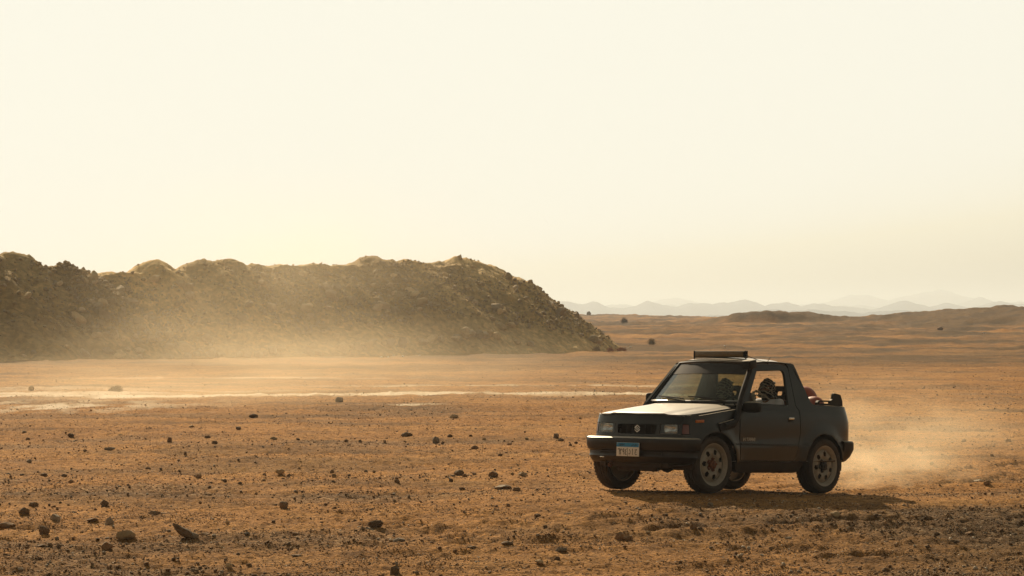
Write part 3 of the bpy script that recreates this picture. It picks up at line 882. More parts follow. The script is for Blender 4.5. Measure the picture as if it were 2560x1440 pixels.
# ---- licence plate, characters drawn as raised strokes
PL = empty('licence_plate', (0, 0, 0), parent=CAR)
PC = Vector((2.846, .002, .497)); PW, PH = .352, .162
def plate(u, v, d): return Vector((PC.x + d - .001 * v, PC.y + u, PC.z + v))
bm = bmesh.new(); box_bm(bm, PC + Vector((-.004, 0, 0)), (.006, PW, PH), None, .002); bm_obj('plate_back', bm, M_WHITEP, PL)
bm = bmesh.new(); box_bm(bm, PC + Vector((.0005, 0, PH * .335)), (.004, PW - .008, PH * .30)); bm_obj('blue_strip', bm, M_BLUEP, PL)
bm = bmesh.new()
box_bm(bm, PC + Vector((-.010, 0, 0)), (.006, PW + .012, PH + .012)); bm_obj('plate_frame', bm, M_BLACK, PL)
for u in (-.155, .155):
    bm = bmesh.new(); bmesh.ops.create_uvsphere(bm, u_segments=8, v_segments=5, radius=.005, matrix=Matrix.Translation(plate(u, PH * .40, .002)))
    bm_obj('plate_screw', bm, M_CHROME, PL)
def at_(lines, cx, cy_, w, h): return [[(cx + x * w, cy_ + y * h) for x, y in ln] for ln in lines]
G6 = [[(-.5, .5), (.35, .5), (.35, -.5)], [(-.5, .5), (-.5, .32)]]                       # Arabic six
G2 = [[(-.45, .5), (-.45, .1), (-.2, -.1), (-.25, -.5)], [(-.45, .38), (-.1, .22), (.3, .3), (.42, .5)]]   # Arabic two
G9 = [[(.35, -.5), (.35, .45), (.0, .52), (-.35, .35), (-.3, .05), (.0, .0), (.35, .12)]]  # Arabic nine
G4 = [[(.4, .5), (-.15, .35), (-.3, .2), (.15, .02), (-.35, -.15), (-.35, -.38), (.0, -.5), (.4, -.45)]]   # Arabic four
DAL = [[(-.1, .45), (.35, .1), (.35, -.25), (.1, -.42), (-.45, -.38)]]
ALEF = [[(0, .28), (0, -.5)], [(.18, .55), (-.12, .5), (-.1, .38), (.16, .36)]]
JEEM = [[(-.42, .38), (.4, .46), (.0, .2), (-.3, -.05), (-.35, -.35), (.0, -.52), (.42, -.45)], [(.06, -.12), (.14, -.12)]]
L = []
yc = -PH * .17
for g, cx in ((G6, -.137), (G2, -.104), (G9, -.066), (G4, -.028)): strokes('plate_character', at_(g, cx, yc, .026, .066), .0062, .0012, plate, M_INK, PL)
for g, cx, w in ((DAL, .030, .030), (ALEF, .076, .022), (JEEM, .127, .034)): strokes('plate_character', at_(g, cx, yc, w, .064), .0062, .0012, plate, M_INK, PL)
strokes('plate_divider', [[(.0, .018), (.0, -PH * .48)]], .004, .0012, plate, M_INK, PL)
# small words on the blue strip: "EGYPT" and its Arabic form
EG = {'E': [[(.4, .5), (-.4, .5), (-.4, -.5), (.4, -.5)], [(-.4, 0), (.3, 0)]], 'G': [[(.4, .35), (.1, .5), (-.3, .35), (-.4, 0), (-.3, -.35), (.1, -.5), (.4, -.35), (.4, 0), (.1, 0)]],
      'Y': [[(-.4, .5), (0, 0), (.4, .5)], [(0, 0), (0, -.5)]], 'P': [[(-.4, -.5), (-.4, .5), (.3, .5), (.4, .25), (.3, 0), (-.4, 0)]], 'T': [[(-.4, .5), (.4, .5)], [(0, .5), (0, -.5)]]}
L = []
for k, ch in enumerate('EGYPT'): L += at_(EG[ch], -.128 + k * .0185, PH * .33, .013, .022)
strokes('plate_country_name', L, .0036, .0012, lambda u, v, d: plate(u, v, d + .0026), M_INK, PL)
L = [[(.138, PH * .30), (.135, PH * .37), (.122, PH * .385), (.118, PH * .30), (.10, PH * .30), (.10, PH * .345), (.085, PH * .36), (.078, PH * .30), (.066, PH * .30), (.060, PH * .24)], [(.138, PH * .30), (.118, PH * .30)]]
strokes('plate_country_name', L, .0036, .0012, lambda u, v, d: plate(u, v, d + .0026), M_INK, PL)

# ---- name on the door
LET = {'V': [[(-.4, .5), (-.05, -.5), (.4, .5)]], 'I': [[(0, .5), (0, -.5)]], 'T': [[(-.42, .5), (.42, .5)], [(0, .5), (0, -.5)]], 'A': [[(-.42, -.5), (-.25, .5), (.3, .5), (.4, -.5)], [(-.33, -.1), (.36, -.1)]],
       'R': [[(-.38, -.5), (-.38, .5), (.3, .5), (.4, .25), (.3, .02), (-.38, .02)], [(.05, .02), (.42, -.5)]]}
L = []
for ch, cx, w in (('V', 0.0, .036), ('I', .033, .02), ('T', .066, .036), ('A', .108, .036), ('R', .152, .034), ('A', .196, .036)):
    L += [[(cx + x * w + y * .010, y * .036) for x, y in ln] for ln in LET[ch]]
strokes('door_lettering', L, .0075, .0015, lambda u, v, d: shell(1.635 - u, .652 + v, -d, 1), M_LETTER, D_L)

# ---- door furniture
for s, d in ((1, D_L), (-1, D_R)):
    b0 = shell(.72, .912, 0, s)
    box('door_handle', b0 + Vector((0, s * .008, .008)), (.105, .022, .026), M_CHROME, d, bev=.006)
    box('handle_recess', b0 + Vector((0, s * .001, -.020)), (.10, .008, .032), M_CABIN, d, bev=.003)
    # frame seal round the open window
    tube('window_seal', [shell(u, z, .018, s) for u, z in rpoly([(1.535, 1.082, .02), (1.215, 1.492, .035), (.655, 1.520, .08), (.725, 1.075, .02)], .02, 5)], .010, M_CABIN, d, 6, True)
    # mirror
    mx, my, mz, mw = (1.60, .890, 1.040, .110) if s > 0 else (1.50, .765, 1.135, .055)
    M = empty('side_mirror', (0, 0, 0), parent=CAR)
    bm = bmesh.new()
    bmesh.ops.create_uvsphere(bm, u_segments=20, v_segments=12, radius=1)
    for v in bm.verts:
        c = v.co; k = lambda t: math.copysign(abs(t) ** .55, t)
        c.x, c.y, c.z = k(c.x), k(c.y), k(c.z)
        if c.x < 0: c.x *= .35
        v.co = Vector((mx + c.x * .060 + (.03 * s * c.y * -s), s * my + c.y * mw, mz + c.z * .066))
    bm_obj('mirror_shell', bm, M_BLACK, M, angle=60)
    box('mirror_glass', (mx - .026, s * my, mz), (.004, mw * 1.68, .105), M_CHROME, M, Euler((0, 0, s * .12)), .002)
    tube('mirror_arm', [(mx + .05, s * (my - .145), mz + .01), (mx + .03, s * (my - .09), mz - .01)], [.030, .024], M_BLACK, M, 10)

# ---- side repeater, snorkel
box('indicator', shell(2.455, .852, -.002, 1), (.125, .016, .034), M_AMBER, W_L, Euler((0, .06, -.20)), .006)
box('indicator', shell(2.455, .852, -.002, -1), (.125, .016, .034), M_AMBER, W_R, Euler((0, .06, .20)), .006)
SN = empty('snorkel', (0, 0, 0), parent=CAR)
pth = catmull([(2.04, .815, .805), (1.93, .830, .825), (1.82, .828, .89), (1.755, .800, 1.00), (1.69, .765, 1.10), (1.58, .730, 1.25), (1.47, .700, 1.39), (1.40, .680, 1.49), (1.38, .672, 1.55)], 4)
rr = [.050 if i < 6 else .046 - .010 * min(1, (i - 6) / 6) for i in range(len(pth))]
tube('snorkel_pipe', pth, rr, M_CABIN, SN, 14, flat=.75)
bm = bmesh.new(); box_bm(bm, (1.985, .812, .812), (.30, .045, .110), Euler((0, .20, -.02)), .02); bm_obj('snorkel_base', bm, M_BLACK, SN, angle=50)
bm = bmesh.new(); box_bm(bm, (1.400, .668, 1.560), (.170, .125, .110), Euler((0, .15, .1)), .028)
for k in range(4): box_bm(bm, (1.492, .678, 1.520 + k * .019), (.010, .095, .006), Euler((0, 0, .1)))
bm_obj('snorkel_head', bm, M_BLACK, SN, angle=50)

# ---- roof, pillars, windscreen
outl = rpoly([(.435, -.600, .05), (1.235, -.575, .06), (1.285, 0, .4), (1.235, .575, .06), (.435, .600, .05)], .05, 5)
ROOF = panel('roof', outl, [], roof_map, .035, M_TOP, CAR, .08, .06, 40)
for s in (1, -1):
    tube('drip_rail', catmull([(1.23, s * .590, 1.578), (1.05, s * .605, 1.598), (.8, s * .609, 1.604), (.52, s * .606, 1.596)], 4), .010, M_BLACK, ROOF, 8)
def ws(u, v, d=0.0):
    """windscreen surface: u across (-1 right .. 1 left), v up (0..1)"""
    yb, yt = .685, .558
    y = u * (yb + (yt - yb) * v)
    xb = 1.760 - .150 * abs(u) ** 2.2; xt = 1.305 - .085 * abs(u) ** 2.2
    zb = 1.090 + .006 * abs(u) ** 2; zt = 1.592 - .016 * u * u
    x = xb + (xt - xb) * v; z = zb + (zt - zb) * v
    nrm = Vector((.77, u * .18, .62)).normalized()
    return Vector((x, y, z)) - nrm * d
def ws_sheet(name, u0, u1, v0, v1, d, th, mat, parent, nu=24, nv=10):
    bm = bmesh.new(); T = []; B = []
    for j in range(nv + 1):
        T.append([bm.verts.new(ws(u0 + (u1 - u0) * i / nu, v0 + (v1 - v0) * j / nv, d)) for i in range(nu + 1)])
        B.append([bm.verts.new(ws(u0 + (u1 - u0) * i / nu, v0 + (v1 - v0) * j / nv, d + th)) for i in range(nu + 1)])
    for j in range(nv):
        for i in range(nu):
            bm.faces.new([T[j][i], T[j][i + 1], T[j + 1][i + 1], T[j + 1][i]]); bm.faces.new([B[j][i], B[j + 1][i], B[j + 1][i + 1], B[j][i + 1]])
    for j in range(nv):
        bm.faces.new([T[j][0], T[j + 1][0], B[j + 1][0], B[j][0]]); bm.faces.new([T[j][nu], B[j][nu], B[j + 1][nu], T[j + 1][nu]])
    for i in range(nu):
        bm.faces.new([T[0][i], B[0][i], B[0][i + 1], T[0][i + 1]]); bm.faces.new([T[nv][i], T[nv][i + 1], B[nv][i + 1], B[nv][i]])
    return bm_obj(name, bm, mat, parent, angle=40)
WS = ws_sheet('windscreen', -.965, .965, .035, .965, 0, .005, M_GLASS, CAR)
ws_sheet('sun_strip', -.955, .955, .70, .95, -.0045, .003, M_CABIN, WS, 24, 4)
fr = [ws(-1, 0), ws(-1, .25), ws(-1, .5), ws(-1, .75), ws(-1, 1), ws(-.66, 1), ws(-.33, 1), ws(0, 1), ws(.33, 1), ws(.66, 1), ws(1, 1), ws(1, .75), ws(1, .5), ws(1, .25), ws(1, 0), ws(.66, 0), ws(.33, 0), ws(0, 0), ws(-.33, 0), ws(-.66, 0)]
tube('windscreen_frame', fr, .020, M_PAINT, CAR, 8, True)
for s in (1, -1):
    bm = bmesh.new()
    A = [ws(s * 1.0, v, .012) for v in (0, .25, .5, .75, 1.02)]
    B = [shell(1.675 - .430 * v, 1.065 + .505 * v, .004, s) for v in (0, .25, .5, .75, 1.02)]
    ra = []
    for a, b in zip(A, B):
        o = Vector((-.02, -s * .045, -.02))
        ra.append([bm.verts.new(a), bm.verts.new(b), bm.verts.new(b + o), bm.verts.new(a + o)])
    for p, q_ in zip(ra, ra[1:]):
        for k in range(4): bm.faces.new([p[k], p[(k + 1) % 4], q_[(k + 1) % 4], q_[k]])
    bm.faces.new(ra[0]); bm.faces.new(ra[-1][::-1])
    bm_obj('windscreen_pillar', bm, M_PAINT, CAR)
# header above the windscreen
bm = bmesh.new(); rws = []
for i in range(13):
    u = -1 + i / 6
    p = ws(u, 1.0, .0); q_ = Vector((p.x - .045, p.y * 1.01, roof_z(p.x - .045, p.y) - .004))
    rws.append([bm.verts.new(p + Vector((.012, 0, .0))), bm.verts.new(q_), bm.verts.new(q_ + Vector((-.03, 0, -.03))), bm.verts.new(p + Vector((-.03, 0, -.03)))])
for p, q_ in zip(rws, rws[1:]):
    for k in range(4): bm.faces.new([p[k], p[(k + 1) % 4], q_[(k + 1) % 4], q_[k]])
bm.faces.new(rws[0]); bm.faces.new(rws[-1][::-1])
bm_obj('roof_header', bm, M_PAINT, CAR)
# cowl
panel('cowl', [(1.64, -.70)] + [(1.728 + .085 * (1 - (y / .7) ** 2), y) for y in (-.69, -.4, -.2, 0, .2, .4, .69)] + [(1.64, .70)], [], lambda x, y, d: Vector((x, y, 1.056 + .014 * (1 - (y / .7) ** 2) - d)), .02, M_BLACK, CAR, .05, .1)
# wipers
for y0, y1 in ((-.58, -.02), (-.02, .56)):
    W = empty('wiper', (0, 0, 0), parent=CAR)
    def wp(y, up): 
        u = y / .685; p = ws(max(-.95, min(.95, u)), up, -.022); return p
    tube('wiper_arm', [wp(y1, -.02), wp(y1 - .18, .03), wp((y0 + y1) / 2 - .08, .075)], .008, M_CABIN, W, 6)
    tube('wiper_blade', [wp(y0 + .02, .105), wp((y0 + y1) / 2 - .05, .085), wp(y1 - .03, .045)], .0075, M_CABIN, W, 6)

# ---- roof light bar
LB = empty('light_bar', (0, 0, 0), parent=CAR)
bm = bmesh.new(); box_bm(bm, (1.120, 0, 1.692), (.055, .790, .080), None, .008)
for k in range(7): box_bm(bm, (1.088, 0, 1.661 + k * .0105), (.014, .77, .004))
bm_obj('bar_housing', bm, M_BLACK, LB)
bm = bmesh.new(); box_bm(bm, (1.151, 0, 1.693), (.012, .755, .058), None, .003)
bm_obj('bar_lens', bm, M_CRUMB, LB)
for s in (1, -1):
    bm = bmesh.new(); box_bm(bm, (1.125, s * .401, 1.690), (.060, .008, .092), None, .003); box_bm(bm, (1.135, s * .406, 1.630), (.018, .010, .075), None, .003); box_bm(bm, (1.135, s * .42, 1.612), (.04, .05, .010), None, .003)
    for z in (1.68, 1.71): box_bm(bm, (1.125, s * .410, z), (.016, .012, .016), None, .003)
    bm_obj('bar_bracket', bm, M_BLACK, LB)
tube('cable', catmull([(1.10, .405, 1.675), (1.06, .45, 1.650), (1.01, .50, 1.625), (.97, .55, 1.612), (.95, .585, 1.605), (.94, .612, 1.56)], 4), .0045, M_CABIN, LB, 6)
tube('aerial', [(.95, .59, 1.60), (.885, .595, 1.665)], .0035, M_CABIN, CAR, 6)

# ---- cabin and load bed
bm = bmesh.new()
box_bm(bm, (1.10, 0, .40), (1.30, 1.46, .05)); box_bm(bm, (.02, 0, .66), (.88, 1.10, .04))
box_bm(bm, (1.76, 0, .72), (.04, 1.40, .62)); box_bm(bm, (-.56, 0, .80), (.03, 1.18, .44))
box_bm(bm, (.46, 0, .54), (.04, 1.18, .28))
for s in (1, -1):
    box_bm(bm, (-.05, s * .575, .86), (.96, .04, .44)); box_bm(bm, (-.10, s * .645, 1.075), (.72, .14, .02)); box_bm(bm, (1.10, s * .715, .70), (1.10, .03, .60))
bm_obj('cabin_floor', bm, M_CABIN, CAR)
bm = bmesh.new()
box_bm(bm, (1.60, 0, .93), (.24, 1.36, .20), None, .04); box_bm(bm, (1.50, .35, 1.03), (.20, .36, .07), None, .03); box_bm(bm, (1.40, 0, .66), (.30, .20, .40), None, .03)
bm_obj('dashboard', bm, M_CABIN, CAR, angle=45)
SW = empty('steering_wheel', (1.24, .36, 1.00), (0, R(-62), 0), CAR)
bm = bmesh.new(); tube('', [(.185 * math.cos(a * math.pi / 12), .185 * math.sin(a * math.pi / 12), 0) for a in range(24)], .014, None, None, 8, True, bm)
bm_obj('rim', bm, M_CABIN, SW)
bm = bmesh.new(); tube('', [(0, 0, .01), (.18, 0, 0)], .012, None, None, 8, False, bm); tube('', [(0, 0, .01), (-.09, .155, 0)], .012, None, None, 8, False, bm); tube('', [(0, 0, .01), (-.09, -.155, 0)], .012, None, None, 8, False, bm); tube('', [(0, 0, .01), (0, 0, -.2)], [.045, .02], None, None, 10, False, bm)
bm_obj('spokes', bm, M_CABIN, SW)
def seat(y):
    S = empty('front_seat', (0, 0, 0), parent=CAR)
    bm = bmesh.new(); box_bm(bm, (.80, y, .64), (.50, .48, .15), Euler((0, -.10, 0)), .05); bm_obj('seat_cushion', bm, M_SEAT, S, angle=60)
    bm = bmesh.new(); box_bm(bm, (.50, y, .88), (.13, .47, .56), Euler((0, -.28, 0)), .055); bm_obj('seat_back', bm, M_SEAT, S, angle=60)
    # headrest with an open middle
    H_ = empty('headrest', (.375, y - .0, 1.235), (0, -.22, 0), S); bpy.data.objects.remove(H_)
    hm = Matrix.Translation((.375, y, 1.235)) @ Euler((0, -.22, 0)).to_matrix().to_4x4()
    o = rpoly([(-.125, -.075), (.125, -.075), (.125, .085), (-.125, .085)], .045, 5); i_ = rpoly([(-.055, -.035), (.055, -.035), (.055, .03), (-.055, .03)], .015, 4)
    panel('headrest', o, [i_], lambda a, b, d: hm @ Vector((.03 - d, a, b)), .06, M_CABIN, S, .3, .3, 40)
    for dy in (-.05, .05): tube('headrest_post', [hm @ Vector((0, dy, -.07)), hm @ Vector((0, dy, -.16))], .006, M_CHROME, S, 6)
seat(.36); seat(-.36)
def cushion(name, c, s, rot=None):
    bm = bmesh.new(); bmesh.ops.create_uvsphere(bm, u_segments=28, v_segments=16, radius=1)
    for v in bm.verts:
        k = lambda t, e: math.copysign(abs(t) ** e, t)
        q = v.co; v.co = Vector((k(q.x, .8) * s[0], k(q.y, .7) * s[1], k(q.z, .85) * s[2]))
    if rot: bmesh.ops.rotate(bm, verts=bm.verts, matrix=rot.to_matrix())
    bmesh.ops.translate(bm, verts=bm.verts, vec=c)
    return bm_obj(name, bm, M_RED, CAR, angle=80)
cushion('rear_seat', (-.33, .16, 1.05), (.165, .22, .295), Euler((0, -.15, 0)))
cushion('rear_seat', (-.20, .45, .99), (.12, .15, .225), Euler((0, -.15, 0)))
cushion('rear_seat', (.14, .30, .98), (.09, .20, .22), Euler((0, -.2, 0)))
# roll hoop behind the seats, with belts
for s in (1, -1):
    tube('seat_belt', [(.56, s * .62, 1.47), (.50, s * .52, 1.22), (.56, s * .46, 1.16)], .012, M_CABIN, CAR, 6, flat=.3)
# rear inner bulkhead of the cab: rim of the open cab back
bm = bmesh.new(); tube('', catmull([(.27, -.70, 1.10), (.36, -.66, 1.34), (.47, -.60, 1.55), (.49, -.5, 1.585), (.49, 0, 1.60), (.49, .5, 1.585), (.47, .60, 1.55), (.36, .66, 1.34), (.27, .70, 1.10)], 4), .024, None, None, 8, False, bm)
bm_obj('cab_rear_frame', bm, M_BLACK, CAR)
# folded hood bow at the back corner, and side rails of the bed
for s in (1, -1):
    o = rpoly([(-.485, 1.095), (-.478, 1.16, .02), (-.435, 1.240, .02), (-.300, 1.258, .012), (-.285, 1.235, .01), (-.275, 1.185, .02), (-.235, 1.165, .02), (.02, 1.160), (.05, 1.135), (.05, 1.105)], 0, 4)
    panel('bed_rail', o, [rpoly([(-.22, 1.125), (-.22, 1.146), (.0, 1.142), (.0, 1.122)], .004, 2)], lambda x, z, d, s=s: Vector((x, s * (.70 - d), z)), .035, M_BLACK, CAR, .3, .3)

# ---- underside
bm = bmesh.new()
for s in (1, -1): box_bm(bm, (1.05, s * .38, .37), (3.1, .07, .11), None, .01)
box_bm(bm, (2.05, 0, .62), (.86, .80, .50)); box_bm(bm, (1.2, .02, .34), (.80, .26, .16), None, .03); box_bm(bm, (1.55, -.18, .315), (.35, .22, .12), None, .02)
box_bm(bm, (.05, 0, .52), (.95, 1.1, .26)); box_bm(bm, (-.3, -.2, .40), (.36, .40, .14), None, .03)
box_bm(bm, (1.1, 0, .42), (1.3, 1.30, .08)); box_bm(bm, (2.28, 0, .33), (.30, .66, .10), None, .02)
box_bm(bm, (1.12, .56, .285), (.9, .06, .05), None, .01)
for x in (2.2, 0):
    tube('', [(x, -.62, .345), (x, .62, .345)], .035, None, None, 10, False, bm)
    r = bmesh.ops.create_uvsphere(bm, u_segments=14, v_segments=8, radius=.105, matrix=Matrix.Translation((x, .08 if x else .0, .335)))
tube('', [(2.2, .1, .34), (1.5, .12, .36)], .03, None, None, 8, False, bm); tube('', [(0, 0, .35), (1.0, .05, .37)], .03, None, None, 8, False, bm)
for x in (2.02, -.05):
    for s in (1, -1): tube('', [(x, s * .50, .33), (x + .02, s * .46, .62)], .045, None, None, 10, False, bm)
bm_obj('chassis', bm, M_UNDER, CAR, angle=40)

# ---- wheels
def make_wheel(x, y, steer, hubmat):
    s = 1 if y > 0 else -1
    Wh = empty('wheel', (x, y, .345), (0, random.uniform(0, 6), steer + (math.pi if s < 0 else 0)), CAR)   # outer face looks along local +Y
    # Euler order XYZ: spin first about Y, then steer about Z
    bm = bmesh.new()
    hw = .105
    prof = [(.246, .078), (.252, .098), (.270, .110), (.300, .112), (.322, .103), (.334, .088), (.3395, .076), (.3395, .054), (.331, .052), (.331, .045), (.342, .043), (.342, .020), (.333, .018), (.333, .011), (.344, .009),
            (.344, -.009), (.333, -.011), (.333, -.018), (.342, -.020), (.342, -.043), (.331, -.045), (.331, -.052), (.3395, -.054), (.3395, -.076), (.334, -.088), (.322, -.103), (.300, -.112), (.265, -.108), (.246, -.09), (.24, 0)]
    lathe_bm(bm, prof, 96, close=True)
    # shoulder blocks
    for k in range(48):
        a = 2 * math.pi * k / 48
        for sy in (1, -1):
            m4 = Matrix.Rotation(a + (.06 if sy < 0 else 0), 4, 'Y') @ Matrix.Translation((.3195, sy * .092, 0))
            r = bmesh.ops.create_cube(bm, size=1.0, matrix=m4 @ Matrix.Diagonal((.026, .022, .026, 1)))
    bm_obj('tyre', bm, M_RUBBER, Wh, angle=40)
    # barrel and flange
    RIM = empty('rim', (0, 0, 0), parent=Wh); bpy.data.objects.remove(RIM)
    bm = bmesh.new()
    lathe_bm(bm, [(.222, -.09), (.224, .03), (.208, .050), (.206, .062), (.222, .078), (.236, .094), (.246, .099), (.2535, .100), (.254, .092), (.246, .078), (.236, .03), (.235, -.09)], 64, close=True)
    disc_o = [(.2095 * math.cos(a * math.pi / 32), .2095 * math.sin(a * math.pi / 32)) for a in range(64)]
    holes = []
    for k in range(7):
        a = 2 * math.pi * k / 7 + .2
        base = rpoly([(-.024, -.030), (.024, -.030), (.031, .018), (0, .036), (-.031, .018)], .012, 3)
        holes.append([((.150 + v) * math.cos(a) - u * math.sin(a), (.150 + v) * math.sin(a) + u * math.cos(a)) for u, v in base])
    def disc(u, v, d):
        r = math.hypot(u, v)
        f = float(np.interp(r, [0, .055, .068, .095, .115, .150, .180, .198, .21], [.060, .060, .056, .066, .078, .080, .070, .056, .050]))
        for k in range(7):
            a = 2 * math.pi * k / 7 + .2
            q = math.hypot(u - .15 * math.cos(a), v - .15 * math.sin(a))
            f += .008 * math.exp(-((q - .040) / .010) ** 2)
        return Vector((u, f - d, v))
    panel_bm(disc_o, holes, disc, .005, .02, .02, bm)
    bmesh.ops.create_cone(bm, cap_ends=True, segments=40, radius1=.215, radius2=.215, depth=.004, matrix=Matrix.Translation((0, -.03, 0)) @ Matrix.Rotation(math.pi / 2, 4, 'X'))
    rim = bm_obj('rim', bm, M_RIM, Wh, angle=50)
    bm = bmesh.new()
    lathe_bm(bm, [(.222, -.025), (.10, -.020), (.02, -.020)], 32)
    bm_obj('brake_drum', bm, M_UNDER, Wh)
    bm = bmesh.new()
    lathe_bm(bm, [(.056, .050), (.056, .084), (.050, .098), (.030, .106), (.026, .116), (.0, .118)], 24)
    for k in range(5):
        a = 2 * math.pi * k / 5
        bmesh.ops.create_cone(bm, cap_ends=True, segments=6, radius1=.014, radius2=.012, depth=.024, matrix=Matrix.Translation((.071 * math.cos(a), .072, .071 * math.sin(a))) @ Matrix.Rotation(-math.pi / 2, 4, 'X'))
        bmesh.ops.create_cone(bm, cap_ends=True, segments=14, radius1=.026, radius2=.026, depth=.008, matrix=Matrix.Translation((.062 * math.cos(a), .061, .062 * math.sin(a))) @ Matrix.Rotation(-math.pi / 2, 4, 'X'))
    bm_obj('hub', bm, hubmat, Wh, angle=40)
make_wheel(2.2, .700, R(-1.5), M_RUST)
make_wheel(2.2, -.700, R(-1.5), M_RUST)
make_wheel(0, .700, 0, M_HUBDARK)
make_wheel(0, -.700, 0, M_HUBDARK)
bpy.data.objects.remove(body)
# ================================================================== PEOPLE (same local frame as the vehicle)
def skin_mesh(name, pts, edges, mat, parent, root=0, sub=2):
    """one continuous surface grown round a skeleton; pts: (position, radius x, radius y)"""
    me = bpy.data.meshes.new(name)
    me.from_pydata([tuple(p[0]) for p in pts], edges, [])
    tmp = bpy.data.objects.new('tmp', me); col.objects.link(tmp)
    sk = tmp.modifiers.new('s', 'SKIN'); sk.use_smooth_shade = True
    for v, p in zip(me.skin_vertices[0].data, pts): v.radius = (p[1], p[2] if len(p) > 2 else p[1])
    me.skin_vertices[0].data[root].use_root = True
    ss = tmp.modifiers.new('u', 'SUBSURF'); ss.levels = sub; ss.render_levels = sub
    dg = bpy.context.evaluated_depsgraph_get()
    out = bpy.data.meshes.new_from_object(tmp.evaluated_get(dg))
    out.name = name
    bpy.data.objects.remove(tmp)
    return link_mesh(name, out, mat, parent)

M_SKIN = simple('skin', (.28, .145, .080), .55, var=.1, scale=40)
M_SHIRT = simple('white_cotton', (.78, .77, .78), .9, var=.08, scale=30, bump=.3)
M_GREYC = simple('pale_grey_cotton', (.36, .35, .31), .9, var=.1, scale=30, bump=.3)
M_TROUS = simple('dark_cotton', (.035, .032, .035), .9, var=.15, scale=30)
M_EYE = simple('eye', (.02, .015, .012), .2)

def scarf_mat():
    m, n, l, b = new_mat('chequered_scarf')
    tc = n.new('ShaderNodeTexCoord').outputs['Object']
    mp = n.new('ShaderNodeMapping'); l.new(tc, mp.inputs[0]); mp.inputs['Rotation'].default_value = (0, R(38), 0)
    wv = []
    for dirn, sc in (('Z', 8.5), ('X', 8.0)):
        w = n.new('ShaderNodeTexWave'); w.bands_direction = dirn; w.inputs['Scale'].default_value = sc
        w.inputs['Distortion'].default_value = .7; w.inputs['Detail'].default_value = 1; w.inputs['Detail Scale'].default_value = 2
        l.new(mp.outputs[0], w.inputs[0]); wv.append(w.outputs['Fac'])
    nm = noise_node(n, l, 9, 2, .5, tc)
    f = mth(n, l, 'MAXIMUM', wv[0], mth(n, l, 'MULTIPLY', wv[1], mth(n, l, 'MULTIPLY', nm.outputs[0], 1.75)))
    r = ramp(n, [(.62, (.022, .015, .013)), (.95, (.48, .44, .36))]); l.new(f, r.inputs[0])
    l.new(r.outputs[0], b.inputs['Base Color']); b.inputs['Roughness'].default_value = .95
    nz = noise_node(n, l, 22, 3, .6, tc); bp = n.new('ShaderNodeBump'); bp.inputs['Strength'].default_value = .6; bp.inputs['Distance'].default_value = .02
    l.new(nz.outputs[0], bp.inputs['Height']); l.new(bp.outputs[0], b.inputs['Normal'])
    return m
M_SCARF = scarf_mat()

def hand_pts(pts, edges, wrist_i, d, up, curl, side):
    """palm, four unequal bent fingers and a thumb leaving the side of the palm"""
    W = Vector(pts[wrist_i][0]); d = Vector(d).normalized(); up = Vector(up); up = (up - d * up.dot(d)).normalized(); lat = d.cross(up) * side
    palm = len(pts); pts.append((W + d * .055, .036, .017)); edges.append((wrist_i, palm))
    for k, (off, ln) in enumerate(((-.028, .066), (-.010, .074), (.009, .070), (.026, .056))):
        a = len(pts); base = W + d * .095 + lat * off
        pts.append((base, .0095, .0085)); edges.append((palm, a))
        m1 = base + d * ln * .42 - up * curl * .30 * ln; pts.append((m1, .0085, .008)); edges.append((a, a + 1))
        m2 = m1 + d * ln * .22 - up * (curl * .55 + .1) * ln; pts.append((m2, .0075, .007)); edges.append((a + 1, a + 2))
    a = len(pts); b0 = W + d * .045 - lat * .038 - up * .004
    pts.append((b0, .012, .011)); edges.append((palm, a)); b1 = b0 + d * .030 - lat * .012 - up * .015 * (1 + curl); pts.append((b1, .0095, .009)); edges.append((a, a + 1))

